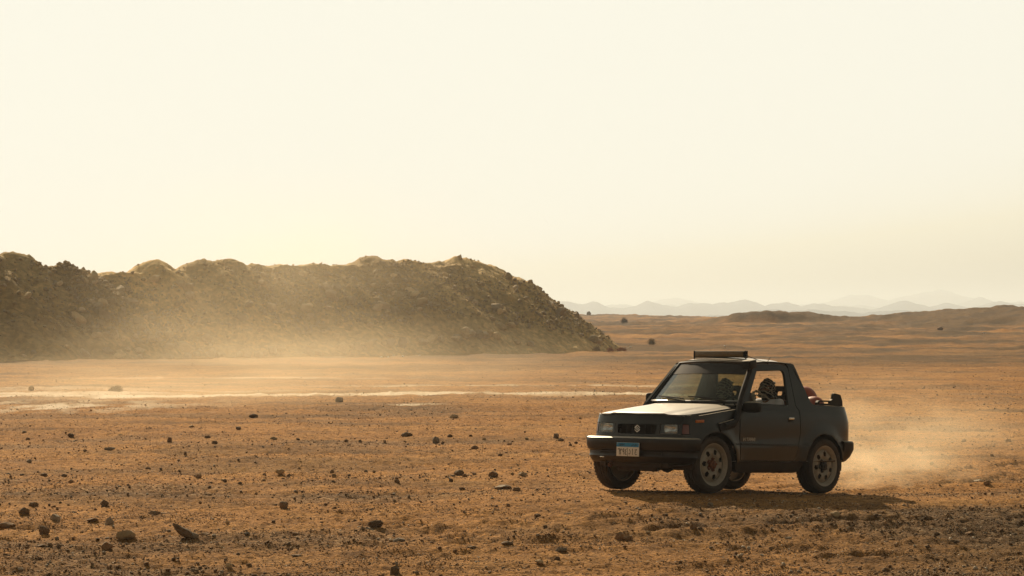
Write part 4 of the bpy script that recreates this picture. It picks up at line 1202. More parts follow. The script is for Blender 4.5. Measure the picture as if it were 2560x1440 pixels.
def person(y, lean, head_yaw, arms, shirt_mat, label, tail):
    P = empty('person', CAR_T, CAR_E)
    tag(P, label, 'person', 'people riding in the dark vehicle')
    hx = .60 + lean
    V = lambda x, dy, z: Vector((x, y + dy, z))
    pts = [(V(.66, 0, .745), .15, .12), (V(.63, 0, .88), .135, .10), (V(.595 + lean * .4, 0, 1.00), .155, .105), (V(.580 + lean * .7, 0, 1.095), .125, .085), (V(hx - .012, 0, 1.165), .056, .056),
           (V(hx + .005, 0, 1.205), .055, .058), (V(hx + .018, 0, 1.245), .070, .082), (V(hx + .012, 0, 1.300), .080, .095), (V(hx + .002, 0, 1.345), .072, .086), (V(hx, 0, 1.368), .045, .055)]
    edges = [(i, i + 1) for i in range(9)]
    nose = len(pts); pts.append((V(hx + .115, 0, 1.262), .013, .013)); edges.append((6, nose))
    shirt = [pts[0], pts[1], pts[2], pts[3], (V(hx - .014, 0, 1.150), .062, .062)]; sedges = [(0, 1), (1, 2), (2, 3), (3, 4)]
    trs = [(V(.66, 0, .745), .165, .13)]; tedges = []
    for s, (el, wr, hd, up, curl) in zip((1, -1), arms):
        i = len(pts); sh = V(.575 + lean * .7, s * .165, 1.105)
        pts += [(sh, .060, .056), (Vector(el), .043, .043), (Vector(wr), .029, .026)]
        edges += [(3, i), (i, i + 1), (i + 1, i + 2)]
        hand_pts(pts, edges, i + 2, hd, up, curl, s)
        j = len(shirt); mid = sh.lerp(Vector(el), .75 if shirt_mat is M_SHIRT else 1.0)
        shirt += [(sh, .072, .066), (mid, .055, .053)]; sedges += [(3, j), (j, j + 1)]
        if shirt_mat is not M_SHIRT:
            shirt.append((Vector(el).lerp(Vector(wr), .93), .040, .038)); sedges.append((j + 1, j + 2))
        k = len(pts); hip, kn, an, toe = V(.72, s * .10, .745), V(1.12, s * .15, .83), V(1.36, s * .13, .52), V(1.52, s * .13, .53)
        pts += [(hip, .088, .085), (kn, .064, .064), (an, .042, .045), (toe, .038, .030)]; edges += [(0, k), (k, k + 1), (k + 1, k + 2), (k + 2, k + 3)]
        q = len(trs); trs += [(hip, .100, .095), (kn, .076, .074), (Vector(an).lerp(kn, .12), .060, .060)]; tedges += [(0, q), (q, q + 1), (q + 1, q + 2)]
    skin_mesh('body', pts, edges, M_SKIN, P)
    skin_mesh('shirt', shirt, sedges, shirt_mat, P)
    skin_mesh('trousers', trs, tedges, M_TROUS, P)
    hc = V(hx + .010, 0, 1.290)
    for s in (1, -1):
        bm = bmesh.new(); bmesh.ops.create_uvsphere(bm, u_segments=10, v_segments=8, radius=.012, matrix=Matrix.Translation(hc + Vector((.083, s * .030, .004))))
        bm_obj('eye', bm, M_EYE, P)
    # head cloth: wrapped skull and lower face, open across the eyes, lapped folds
    bm = bmesh.new(); bmesh.ops.create_uvsphere(bm, u_segments=56, v_segments=36, radius=1)
    kill = []
    for v in bm.verts:
        c = v.co.copy(); az = math.atan2(c.y, c.x); el = math.asin(max(-1, min(1, c.z)))
        fold = .030 * math.sin(az * 3 + el * 9) + .022 * math.sin(el * 17 - az * 2)
        rr_ = 1 + fold + .10 * max(0, -c.z) * (1 if c.x > 0 else .3) + (.05 * math.exp(-((el - .34 + .1 * az) / .12) ** 2))
        v.co = Vector((c.x * .112, c.y * .096, c.z * .132)) * rr_
        if c.z < -.75: v.co.x *= .9; v.co.y *= .95; v.co.z -= .02
        v.index = v.index
    bm.verts.ensure_lookup_table()
    for f in bm.faces:
        c = f.calc_center_median(); az = math.atan2(c.y / .096, c.x / .112); el = math.asin(max(-1, min(1, c.z / .14)))
        if abs(az) < 1.15 and -.14 < el < .40: kill.append(f)
    bmesh.ops.delete(bm, geom=kill, context='FACES')
    bmesh.ops.rotate(bm, verts=bm.verts, matrix=Matrix.Rotation(head_yaw, 3, 'Z')); bmesh.ops.translate(bm, verts=bm.verts, vec=hc + Vector((0, 0, -.010)))
    o = bm_obj('head_scarf', bm, M_SCARF, P, angle=180)
    so = o.modifiers.new('t', 'SOLIDIFY'); so.thickness = .006
    # rolled layers of the wrap
    for tilt, zz, rx, ry, th in ((R(-32), -.045, .114, .100, .017), (R(14), .052, .098, .084, .012), (R(-20), -.100, .100, .098, .022)):
        ring = [Vector((rx * math.cos(a * math.pi / 16), ry * math.sin(a * math.pi / 16), .006 * math.sin(a * 1.9))) for a in range(32)]
        Mr = Matrix.Rotation(tilt, 3, 'Y')
        tube('scarf_fold', [hc + Mr @ p + Vector((0, 0, zz)) for p in ring], [th * (1 + .22 * math.sin(a * 1.3)) for a in range(32)], M_SCARF, P, 10, True, flat=.8)
    for pth_, wd in tail:
        cp = catmull([tuple(Vector(p)) for p in pth_], 5)
        tube('scarf_end', [p + Vector((.004 * math.sin(i * 2.1), .008 * math.sin(i * 1.3), .008 * math.cos(i * 1.7))) for i, p in enumerate(cp)], [wd * (.8 + .35 * math.sin(i * 1.9) ** 2) for i in range(len(cp))], M_SCARF_PALE, P, 10, flat=.45)
    return P
M_SCARF_PALE = simple('pale_scarf_edge', (.60, .54, .42), .95, var=.45, scale=34, bump=.8)
wl_, wr_ = (1.075, .485, 1.015), (1.075, .235, 1.015)
person(.36, .02, R(12), [((.80, .62, .92), wl_, (.75, -.1, .45), (-.3, 0, 1), .9), ((.80, .13, .92), wr_, (.75, .1, .45), (-.3, 0, 1), .9)], M_SHIRT,
       'person at the wheel in a white shirt, head wrapped in a black and white scarf',
       [([(.74, .36, 1.20), (.84, .37, 1.245), (.915, .37, 1.235), (.935, .37, 1.18), (.905, .37, 1.125), (.86, .37, 1.10)], .022), ([(.76, .36, 1.17), (.83, .34, 1.20), (.865, .34, 1.165), (.86, .35, 1.12), (.92, .35, 1.10)], .014)])
person(-.36, -.05, R(8), [((.86, -.17, 1.02), (1.14, -.24, 1.125), (1, -.05, .05), (0, 0, 1), .25), ((.74, -.60, .90), (.92, -.42, .86), (.8, .5, 0), (0, 0, 1), .5)], M_GREYC,
       'person seen through the windscreen, head wrapped, one pale sleeved arm over the dashboard', [([(.62, -.36, 1.18), (.66, -.33, 1.13), (.67, -.32, 1.06)], .02)])
bm = bmesh.new(); tube('', [(.505, .535, 1.135), (.60, .49, 1.125), (.70, .42, 1.04), (.735, .36, .93)], .026, None, None, 8, False, bm, flat=.18)
bm_obj('seat_belt', bm, M_CABIN, CAR)
# ================================================================== STONES, RUBBLE, BUSHES
def rock_bm(seed, sub=3, cuts=7, rough=.10, squash=(1, 1, 1)):
    rs = random.Random(seed); bm = bmesh.new(); bmesh.ops.create_icosphere(bm, subdivisions=sub, radius=1)
    planes = []
    for _ in range(cuts):
        n_ = Vector((rs.gauss(0, 1), rs.gauss(0, 1), rs.gauss(0, .9))).normalized(); planes.append((n_, rs.uniform(.52, .86)))
    o = rs.uniform(0, 99)
    for v in bm.verts:
        c = v.co
        for n_, d in planes:
            e = c.dot(n_) - d
            if e > 0: c = c - n_ * e * .94
        k = 1 + rough * (math.sin(c.x * 5.1 + o) * math.sin(c.y * 4.7 + o * 2) + .6 * math.sin(c.z * 9.3 + o) * math.sin(c.x * 8.1 - o) + .35 * math.sin(c.y * 17 + o) * math.sin(c.z * 15 + o))
        v.co = Vector((c.x * squash[0], c.y * squash[1], c.z * squash[2])) * k
    return bm
def rock_mat(name, lo, hi, sc=9, bd=.012):
    m, n, l, b = new_mat(name)
    tc = n.new('ShaderNodeTexCoord').outputs['Object']
    oi = n.new('ShaderNodeObjectInfo')
    a = noise_node(n, l, sc * .25, 5, .7, tc); r = ramp(n, [(.3, lo), (.7, hi)]); l.new(a.outputs[0], r.inputs[0])
    v = n.new('ShaderNodeMapRange'); l.new(oi.outputs['Random'], v.inputs[0]); v.inputs[3].default_value = .7; v.inputs[4].default_value = 1.3
    hv = n.new('ShaderNodeHueSaturation'); l.new(v.outputs[0], hv.inputs['Value']); l.new(r.outputs[0], hv.inputs['Color'])
    l.new(hv.outputs[0], b.inputs['Base Color']); b.inputs['Roughness'].default_value = .9; b.inputs['Specular IOR Level'].default_value = .25
    f = noise_node(n, l, sc, 5, .7, tc); bp = n.new('ShaderNodeBump'); bp.inputs['Strength'].default_value = .7; bp.inputs['Distance'].default_value = bd
    l.new(f.outputs[0], bp.inputs['Height']); l.new(bp.outputs[0], b.inputs['Normal'])
    return m
RM = {'dark': rock_mat('dark_stone', (.15, .097, .052), (.25, .165, .09)), 'brown': rock_mat('brown_stone', (.23, .135, .065), (.36, .225, .115)),
      'tan': rock_mat('tan_stone', (.36, .25, .13), (.52, .375, .21)), 'grey': rock_mat('grey_stone', (.24, .185, .125), (.36, .285, .20)), 'chip2': rock_mat('gravel_tan_chip', (.26, .155, .07), (.40, .25, .12)), 'chip': rock_mat('gravel_chip', (.16, .088, .036), (.30, .17, .075)), 'chipdark': rock_mat('gravel_dark_chip', (.12, .072, .034), (.20, .125, .06)), 'pale': rock_mat('pale_stone', (.40, .33, .24), (.60, .52, .40))}
SH = {'lump': (1, .85, .72), 'block': (1, .8, .8), 'wedge': (1, .7, .85), 'flat': (1, .8, .34), 'slab': (1, .55, .40), 'round': (1, .95, .85)}
_rock_cache = {}
def rock_me(kind, k):
    key = (kind, k)
    if key not in _rock_cache:
        bm = rock_bm(hash_(kind) * 31 + k * 7 + 5, 3, {'block': 5, 'wedge': 4, 'round': 16}.get(kind, 8), .10 if kind != 'round' else .06, SH[kind])
        bmesh.ops.recalc_face_normals(bm, faces=bm.faces)
        me = bpy.data.meshes.new('stone'); bm.to_mesh(me); bm.free(); me.shade_smooth(); me.set_sharp_from_angle(angle=R(24)); _rock_cache[key] = me
    return _rock_cache[key]
def hash_(s): return sum(ord(c) * (i + 3) for i, c in enumerate(s))
def put_rock(px, py, w, h, kind, mt, label, tilt=0.0, group=None, name='stone', rng=random.Random(5)):
    x, y, z = at(px, py)
    D = y; sx = w * D / F_PX / 2; sz = h * D / F_PX / 2
    me = rock_me(kind, rng.randrange(5)).copy()
    me.materials.append(RM[mt])
    o = bpy.data.objects.new(name, me); col.objects.link(o)
    ext = SH[kind]
    o.scale = (sx * 1.12, sx * 1.0 * rng.uniform(.8, 1.1), sz / ext[2] * 1.35)
    o.rotation_euler = (rng.uniform(-.12, .12), tilt, rng.uniform(-.5, .5))
    o.location = (x, y + .02, z + sz * .55)
    tag(o, label, 'stone' if name == 'stone' else name, group)
    return o

NOTED = [
 (84, 1267, 23, 12, 'block', 'brown', 'small squarish orange brown stone, highest of the cluster at lower left'),
 (60, 1285, 26, 16, 'wedge', 'dark', 'jagged dark stone with a splintered pale foot near the left edge'),
 (137, 1304, 27, 21, 'round', 'grey', 'domed grey brown stone standing above the dark wedge at lower left'),
 (108, 1336, 30, 22, 'wedge', 'dark', 'dark wedge shaped stone with a pointed top at lower left'),
 (260, 1267, 20, 15, 'block', 'dark', 'small dark cube like stone alone above the tilted grey wedge'),
 (273, 1312, 24, 18, 'wedge', 'grey', 'grey stone tapering to the right beside a low flat shard'),
 (230, 1308, 28, 7, 'flat', 'brown', 'low flat shard just left of the tapering grey stone'),
 (314, 1349, 43, 25, 'lump', 'tan', 'large yellowish rounded lump of stone at lower left'),
 (266, 1373, 27, 18, 'block', 'brown', 'brown drum shaped stone just below the yellowish lump'),
 (384, 1286, 32, 12, 'lump', 'dark', 'low dark hump of stone with a thin flake on its right'),
 (410, 1286, 22, 5, 'flat', 'brown', 'thin flake touching the right side of a low dark hump'),
 (16, 1317, 36, 12, 'flat', 'brown', 'low brown stone at the left edge of the picture'),
 (105, 1372, 30, 8, 'flat', 'dark', 'long flat dark stone, left of three in a row near the bottom'),
 (124, 1372, 12, 10, 'wedge', 'dark', 'small pointed dark stone, middle of three in a row near the bottom'),
 (145, 1373, 16, 9, 'lump', 'dark', 'rounded dark stone, right of three in a row near the bottom'),
 (50, 1433, 14, 9, 'lump', 'pale', 'small whitish pebble at the bottom left corner'),
 (709, 1272, 30, 22, 'round', 'dark', 'dark knobbly round stone standing alone left of the middle'),
 (940, 1320, 36, 16, 'block', 'dark', 'dark brick shaped slab with a pale lit top edge'),
 (906, 1328, 10, 8, 'wedge', 'grey', 'small upright grey chip left below the brick shaped slab'),
 (922, 1329, 11, 5, 'flat', 'pale', 'small pale chip right below the brick shaped slab'),
 (701, 1186, 25, 11, 'slab', 'tan', 'tan sloping stone in the gravel band above the knobbly stone'),
 (997, 1354, 30, 9, 'flat', 'grey', 'flat grey stone with a raised right end'),
 (986, 1436, 30, 22, 'lump', 'dark', 'dark stone cut by the bottom edge, left of the middle'),
 (1089, 1110, 18, 17, 'block', 'grey', 'upright grey brown block in the row of stones left of the vehicle'),
 (1017, 1091, 26, 10, 'flat', 'dark', 'low ragged dark stone at the left end of the far row'),
 (1390, 1094, 17, 11, 'lump', 'dark', 'dark lump closest to the front bumper in the far row'),
 (1148, 1188, 24, 13, 'block', 'dark', 'dark squared stone, left of the two blocks left of the vehicle'),
 (1162, 1193, 12, 8, 'wedge', 'brown', 'small pointed stone touching the left dark block'),
 (1233, 1194, 24, 15, 'block', 'brown', 'brown block with a pale chip leaning on it, left of the vehicle'),
 (1307, 1191, 25, 9, 'lump', 'tan', 'pale crumbly stone right of the brown block'),
 (1258, 1224, 40, 9, 'flat', 'grey', 'long low grey stone left of a dark pyramid stone'),
 (1292, 1229, 22, 11, 'wedge', 'dark', 'dark pyramid shaped stone before the front wheel'),
 (849, 1005, 21, 13, 'block', 'grey', 'hazy square block beside the bright pale wash'),
 (1134, 1045, 21, 10, 'lump', 'tan', 'lone tan lump just nearer than the pale wash'),
 (1548, 1352, 26, 21, 'lump', 'brown', 'left half of the broken orange brown stone below the vehicle'),
 (1572, 1353, 24, 15, 'round', 'brown', 'right half of the broken orange brown stone below the vehicle'),
 (1402, 1379, 28, 12, 'lump', 'grey', 'low grey stone left of the broken orange brown stone'),
 (1181, 1373, 25, 9, 'flat', 'dark', 'low dark flat stone near the bottom, middle of the picture'),
 (1776, 1269, 18, 12, 'round', 'grey', 'rounded stone at the near edge of the vehicle shadow'),
 (2091, 1293, 30, 12, 'lump', 'tan', 'tan lumpy stone just below the tip of the vehicle shadow'),
 (2469, 1218, 20, 12, 'round', 'brown', 'rounded brown stone near the right edge'),
 (2447, 1205, 22, 4, 'flat', 'pale', 'thin white flake above the rounded brown stone at right'),
 (2385, 1362, 28, 9, 'lump', 'dark', 'low dark stone at lower right'),
 (1732, 1331, 20, 15, 'lump', 'brown', 'brown stone half sunk in gravel below the front wheel'),
 (77, 974, 17, 10, 'lump', 'tan', 'hazy lump on the pale wash at far left'),
 (424, 1107, 12, 15, 'block', 'brown', 'narrow upright brown stone left of the middle'),
 (1472, 787, 10, 9, 'wedge', 'dark', 'tiny dark cairn on the skyline just right of the mound'),
 (2350, 824, 14, 8, 'flat', 'brown', 'dark boulder on the slope at far right'),
 (1422, 1287, 25, 4, 'slab', 'pale', 'thin pale flake lying left of the front wheels'),
 (1972, 1351, 21, 5, 'slab', 'pale', 'thin pale flake below the rear wheel'),
 (2099, 1438, 14, 9, 'wedge', 'pale', 'pale pointed chip at the bottom edge, right part'),
 (2426, 1337, 23, 6, 'flat', 'brown', 'flat brown stone at the lower right beside a pale flake'),
]
for i, (px, py, w, h, k, mt, lb) in enumerate(NOTED): put_rock(px, py, w, h, k, mt, lb)
# the big tilted slab, leaning to the left over a smaller stone
o = put_rock(461, 1348, 60, 52, 'slab', 'dark', 'large dark slab tilted up to the left, biggest stone at lower left'); o.scale = (.150, .13, .115); o.rotation_euler = (.1, .60, .1); o.location.z = at(461, 1348)[2] + .055
put_rock(482, 1352, 26, 15, 'wedge', 'grey', 'grey stone propping the foot of the large tilted slab')
put_rock(512, 1342, 24, 6, 'flat', 'brown', 'flat flake just right of the large tilted slab')

OTHERS = [(141, 1351, 14, 8), (168, 1360, 8, 6), (480, 1423, 14, 8), (485, 1436, 24, 8), (275, 1438, 12, 7), (723, 1192, 13, 7), (738, 1338, 22, 8), (572, 1426, 16, 15), (623, 1421, 20, 10), (510, 1421, 11, 9), (617, 1340, 14, 6),
 (555, 1438, 14, 7), (991, 1415, 12, 8), (992, 1207, 13, 8), (835, 1195, 10, 9), (833, 1206, 8, 7), (830, 1184, 12, 8), (561, 1207, 13, 7), (742, 1394, 26, 6), (1107, 1112, 9, 7), (1125, 1093, 13, 7), (1177, 1092, 9, 6), (1211, 1101, 10, 7),
 (1187, 1123, 18, 9), (1317, 1101, 9, 7), (1402, 1104, 14, 8), (1425, 1115, 10, 7), (1250, 1141, 11, 7), (1186, 1189, 11, 8), (1281, 1190, 9, 6), (1127, 1205, 11, 8), (1133, 1192, 17, 5), (1363, 1322, 11, 8), (1344, 1294, 16, 6), (1345, 1344, 12, 9),
 (1268, 1369, 30, 8), (1350, 1409, 28, 9), (1394, 1403, 14, 9), (2210, 1318, 16, 8), (2344, 1340, 14, 8), (2215, 1429, 18, 9), (2150, 1238, 9, 7), (1929, 1382, 12, 7), (634, 1045, 22, 8), (536, 1109, 14, 7), (519, 1096, 14, 7), (274, 1124, 24, 8), (176, 1094, 18, 7),
 (684, 1100, 16, 8), (1360, 1240, 10, 4), (1440, 1110, 9, 6), (1470, 1096, 12, 6), (300, 1090, 12, 5), (60, 1083, 12, 6), (212, 1130, 9, 5), (745, 1100, 10, 6), (865, 1106, 9, 6), (900, 1105, 8, 6), (962, 1108, 10, 6), (1012, 1106, 8, 5), (1450, 1050, 7, 5),
 (370, 1175, 12, 7), (402, 1176, 9, 6), (448, 1180, 8, 5), (495, 1196, 16, 9), (110, 1190, 16, 7), (160, 1193, 14, 8), (55, 1190, 12, 6), (20, 1188, 12, 6), (660, 1205, 10, 6), (558, 1203, 12, 7), (600, 1212, 10, 5), (640, 1238, 9, 6), (500, 1262, 8, 5), (738, 1232, 12, 5), (935, 1183, 9, 6), (915, 1184, 10, 7),
 (2190, 1180, 10, 6), (2300, 1130, 14, 7), (2410, 1105, 12, 8), (2520, 1105, 16, 10), (2260, 1120, 8, 5), (2150, 1118, 9, 5), (2330, 1160, 10, 6), (2480, 1140, 10, 5), (2050, 1330, 9, 6), (1850, 1405, 12, 6), (1700, 1412, 12, 6), (2290, 1400, 12, 6), (2520, 1405, 12, 6), (2540, 1340, 10, 6), (1620, 1335, 14, 6), (1660, 1290, 8, 5)]
rng2 = random.Random(21)
for k in range(36):
    px = rng2.uniform(0, 2560); py = 1040 + 400 * rng2.random() ** .8
    if 1440 < px < 2260 and py < 1285: continue
    OTHERS.append((px, py, rng2.uniform(6, 14), rng2.uniform(4, 8)))
ORD = ['first', 'second', 'third', 'fourth', 'fifth', 'sixth', 'seventh', 'eighth', 'ninth', 'tenth', 'eleventh', 'twelfth', 'thirteenth', 'fourteenth', 'fifteenth', 'sixteenth', 'seventeenth', 'eighteenth', 'nineteenth', 'twentieth', 'twenty-first', 'twenty-second', 'twenty-third', 'twenty-fourth', 'twenty-fifth', 'twenty-sixth', 'twenty-seventh', 'twenty-eighth']
def stone_zone(px, py):
    a = 'near the left edge' if px < 300 else 'left of the middle' if px < 850 else 'in the middle' if px < 1300 else 'close before the vehicle' if px < 1480 else 'under the vehicle' if px < 2150 else 'at the right'
    b = 'level with the lamps' if py < 1130 else 'level with the wheels' if py < 1245 else 'nearer than the vehicle' if py < 1340 else 'by the bottom edge'
    return a, b
def stone_label(px, py):
    z = stone_zone(px, py); same = sorted(p[0] for p in OTHERS if stone_zone(p[0], p[1]) == z); k = same.index(px)
    return '%s small stone from left, %s, %s' % (ORD[min(k, 27)], z[0], z[1]) if len(same) > 1 else 'single small stone %s, %s' % z
for (px, py, w, h) in OTHERS:
    put_rock(px, py, w, h, rng2.choice(['lump', 'wedge', 'block', 'flat', 'lump']), rng2.choice(['dark', 'dark', 'brown', 'brown', 'grey', 'tan']), stone_label(px, py), group='small stones scattered over the plain', rng=rng2)

# gravel: tens of thousands of chips, one mesh
def scatter(name, xs, ys, zs, ss, mats, label, cat, seed, flat=(.35, .8), tiny=False):
    rs = np.random.RandomState(seed)
    base = []
    for k in range(6):
        bm = rock_bm(900 + k + seed, 1, 4, .06); bm.verts.ensure_lookup_table(); bmesh.ops.triangulate(bm, faces=bm.faces)
        base.append((np.array([v.co[:] for v in bm.verts]), np.array([[v.index for v in f.verts] for f in bm.faces]))); bm.free()
    if tiny:
        base = []
        for k in range(6):
            v = np.array([(1, 0, 0), (-1, 0, 0), (0, 1, 0), (0, -1, 0), (0, 0, 1), (0, 0, -1)], float) * rs.uniform(.6, 1.2, (6, 1)) + rs.uniform(-.25, .25, (6, 3))
            base.append((v, np.array([(0, 2, 4), (2, 1, 4), (1, 3, 4), (3, 0, 4), (2, 0, 5), (1, 2, 5), (3, 1, 5), (0, 3, 5)])))
    N = len(xs); vs, ts = [], []; off = 0; mi = []
    which = rs.randint(0, 6, N)
    for k in range(6):
        idx = np.where(which == k)[0]; V0, T0 = base[k]; n_ = len(idx)
        if n_ == 0: continue
        a = rs.rand(n_) * 6.283; s = ss[idx]; st = rs.uniform(.6, 1.0, n_); fl = rs.uniform(flat[0], flat[1], n_); ti = rs.uniform(-.5, .5, n_)
        vx = V0[None, :, 0] * s[:, None]; vy = V0[None, :, 1] * (s * st)[:, None]; vz = V0[None, :, 2] * (s * fl)[:, None]
        vx, vz = vx * np.cos(ti)[:, None] - vz * np.sin(ti)[:, None], vx * np.sin(ti)[:, None] + vz * np.cos(ti)[:, None]
        X = vx * np.cos(a)[:, None] - vy * np.sin(a)[:, None] + xs[idx][:, None]; Y = vx * np.sin(a)[:, None] + vy * np.cos(a)[:, None] + ys[idx][:, None]
        Z = vz + (zs[idx] + s * fl * .45)[:, None]
        vs.append(np.stack([X, Y, Z], -1).reshape(-1, 3)); ts.append((T0[None] + (np.arange(n_) * len(V0))[:, None, None] + off).reshape(-1, 3)); off += n_ * len(V0)
        mi.append(np.repeat(rs.choice(len(mats), n_, p=[m[1] for m in mats]), len(T0)))
    o = tri_soup(name, np.concatenate(vs), np.concatenate(ts), [m[0] for m in mats])
    o.data.polygons.foreach_set('material_index', np.concatenate(mi).astype(np.int32))
    tag(o, label, cat, kind='stuff')
    return o
rs = np.random.RandomState(3)
N = 150000
D = 1 / rs.uniform(1 / 125., 1 / 19., N); az = rs.uniform(-.225, .225, N)
X, Y = D * np.sin(az), D * np.cos(az)
dn = gravel_mask(X, Y) * 1.2 + .10 + .5 * sstep(.1, .5, fbm(X / 1.4, Y / 1.2, 3))
cl = np.exp(-((Y - 44.5 - 2 * fbm(X / 5., Y / 5., 2)) / 2.2) ** 2) * .4 + np.exp(-((Y - 36.3 - 1.5 * fbm(X / 5., Y / 5., 2)) / 1.6) ** 2) * sstep(3, -1, X) * .7
keep = (rs.rand(N) < (dn + cl) * (.22 + .14 * sstep(-2, 4, X)))
inside = (np.sqrt((X - _ctr.x) ** 2 + (Y - _ctr.y) ** 2) < 2.0) & (rs.rand(N) < .7)
keep &= ~inside
X, Y, D = X[keep], Y[keep], D[keep]
S = .0065 + .018 * rs.rand(len(X)) ** 4 + D * .00014
scatter('gravel', X, Y, ground_h(X, Y), S, [(RM['chipdark'], .26), (RM['chip'], .40), (RM['chip2'], .18), (RM['grey'], .08), (RM['pale'], .08)], 'loose gravel and stone chips strewn over the sandy ground', 'gravel', 4)

N = 300000
D = 1 / rs.uniform(1 / 85., 1 / 20., N); az = rs.uniform(-.215, .215, N)
X, Y = D * np.sin(az), D * np.cos(az)
dn = .12 + 1.1 * sstep(-.05, .45, fbm((X - Y * .25) / 3.2, (Y + X * .25) / 1.1, 4, .6)) + .5 * gravel_mask(X, Y)
keep = (rs.rand(N) < dn * .75) & ~((np.sqrt((X - _ctr.x) ** 2 + (Y - _ctr.y) ** 2) < 2.0) & (rs.rand(N) < .5))
X, Y, D = X[keep], Y[keep], D[keep]
S = .0045 + .0075 * rs.rand(len(X)) ** 2 + D * .00008
scatter('grit', X, Y, ground_h(X, Y), S, [(RM['chipdark'], .30), (RM['chip'], .34), (RM['chip2'], .30), (RM['pale'], .06)], 'coarse sandy grit covering the near ground', 'grit', 14, tiny=True)

# rubble and boulders on the spoil heap
RM['heap'] = rock_mat('heap_stone', (.52, .385, .20), (.68, .52, .30), 7, .04)
RM['heapgrey'] = rock_mat('heap_grey_stone', (.50, .385, .23), (.64, .50, .33), 7, .04)
def heap_pts(n, seed, power=1.0, tmax=11.0):
    r = np.random.RandomState(seed)
    px = r.uniform(-60, 1600, n * 4)
    t = tmax * r.rand(n * 4) ** power
    x0 = (px - 1280) * 142 / F_PX; x0 = (px - 1280) * (base_line(x0) + t) / F_PX
    y = base_line(x0) + t
    z = mound_h(x0, y)
    g = ground_h(x0, y)
    rub = np.exp(-((px - 190 - (12 - t) * 9) / 105.0) ** 2) + .8 * np.exp(-((px - 420) / 70.0) ** 2) * (t < 4) + .65 * np.exp(-((px - 960) / 220.) ** 2) + .5 * np.exp(-((px - 1400) / 120.) ** 2) + .35 * np.exp(-((px - 720) / 90.) ** 2) + .16
    ok = (z > g + .02) & (r.rand(n * 4) < rub * (1.25 - t / 13))
    # nothing behind the crest
    z2 = mound_h(x0, y - .4); ok &= (z >= z2 - .25)
    i = np.where(ok)[0][:n]
    return x0[i], y[i], z[i], r
x, y, z, r = heap_pts(9000, 5, .8, 7.4)
scatter('rubble', x, y, z, .030 + .13 * r.rand(len(x)) ** 4, [(RM['heap'], .6), (RM['heapgrey'], .4)], 'broken stone and clods covering the face of the rubble mound', 'rubble', 9, (.5, 1.0))
x, y, z, r = heap_pts(1300, 25, .55, 10.5)
scatter('rubble', x, y, z, .025 + .07 * r.rand(len(x)) ** 3, [(RM['heap'], .6), (RM['heapgrey'], .4)], 'small clods and chips along the crest of the rubble mound', 'rubble', 29, (.5, 1.0))
x, y, z, r = heap_pts(130, 8, 1.3, 7.8)
sz = .14 + .36 * r.rand(len(x)) ** 2.0
NB = [(955, 768, 40), (215, 800, 36), (190, 790, 26), (205, 775, 24), (240, 840, 30), (262, 838, 28), (270, 880, 30), (300, 885, 28), (350, 880, 30), (320, 875, 22), (455, 712, 34), (470, 722, 30), (150, 712, 24), (215, 705, 26), (235, 708, 22),
      (450, 820, 26), (520, 850, 34), (380, 848, 26), (680, 880, 36), (780, 868, 32), (840, 845, 28), (890, 872, 36), (930, 875, 34), (1080, 866, 36), (1100, 862, 30), (1210, 870, 40), (1240, 868, 26), (1060, 752, 26), (975, 715, 26), (938, 682, 18),
      (985, 690, 22), (1290, 810, 18), (1240, 770, 34), (1495, 858, 26), (1480, 845, 20), (1440, 790, 24), (85, 902, 20), (28, 905, 18), (60, 903, 14), (168, 900, 20), (365, 745, 10), (1025, 730, 26), (1050, 775, 22), (975, 840, 24), (560, 656, 20), (1150, 645, 20), (1180, 668, 16), (1010, 655, 14)]
rb = random.Random(3)
NB += [(rb.uniform(200, 1330), 0, rb.uniform(18, 38)) for _ in range(46)]
NB = [(a, (905 - a * .0162 - rb.uniform(3, 12)) if b == 0 else b, c) for a, b, c in NB]
def heap_at(px, py):
    t = np.linspace(-2, 24, 700); x0 = (px - 1280) * 140 / F_PX
    for _ in range(8): x0 = (px - 1280) * (base_line(x0) + t) / F_PX
    yy = base_line(x0) + t; zs = CAM_Z + (HOR - py) * yy / F_PX
    g = np.maximum(mound_h(x0, yy), ground_h(x0, yy)); k = int(np.argmax(g > zs)) if (g > zs).any() else int(np.argmax(g - zs))
    return float(x0[k]), float(yy[k]), float(g[k])
def boulder(x, y, z, s, mt, label, group, r_):
    me = rock_me(r_.choice(['lump', 'block', 'round', 'lump']), r_.randrange(5)).copy(); me.materials.append(RM[mt])
    o = bpy.data.objects.new('boulder', me); col.objects.link(o)
    o.location = (x, y - s * .30, z + s * .12); o.scale = (s, s * r_.uniform(.7, 1), s * r_.uniform(.65, 1)); o.rotation_euler = (r_.uniform(-.5, .5), r_.uniform(-.6, .6), r_.uniform(0, 6.28))
    tag(o, label, 'boulder', group); return o
r_ = random.Random(77)
GRP = 'boulders lying on the face of the rubble mound'
SPOTS = []
for k, (px, py, w) in enumerate(NB):
    x_, y_, z_ = heap_at(px, py)
    SPOTS.append((x_, y_, z_, w * y_ / F_PX * .52))
SPOTS += [(float(a), float(b), float(c), float(s)) for a, b, c, s in zip(x, y, z, sz)]
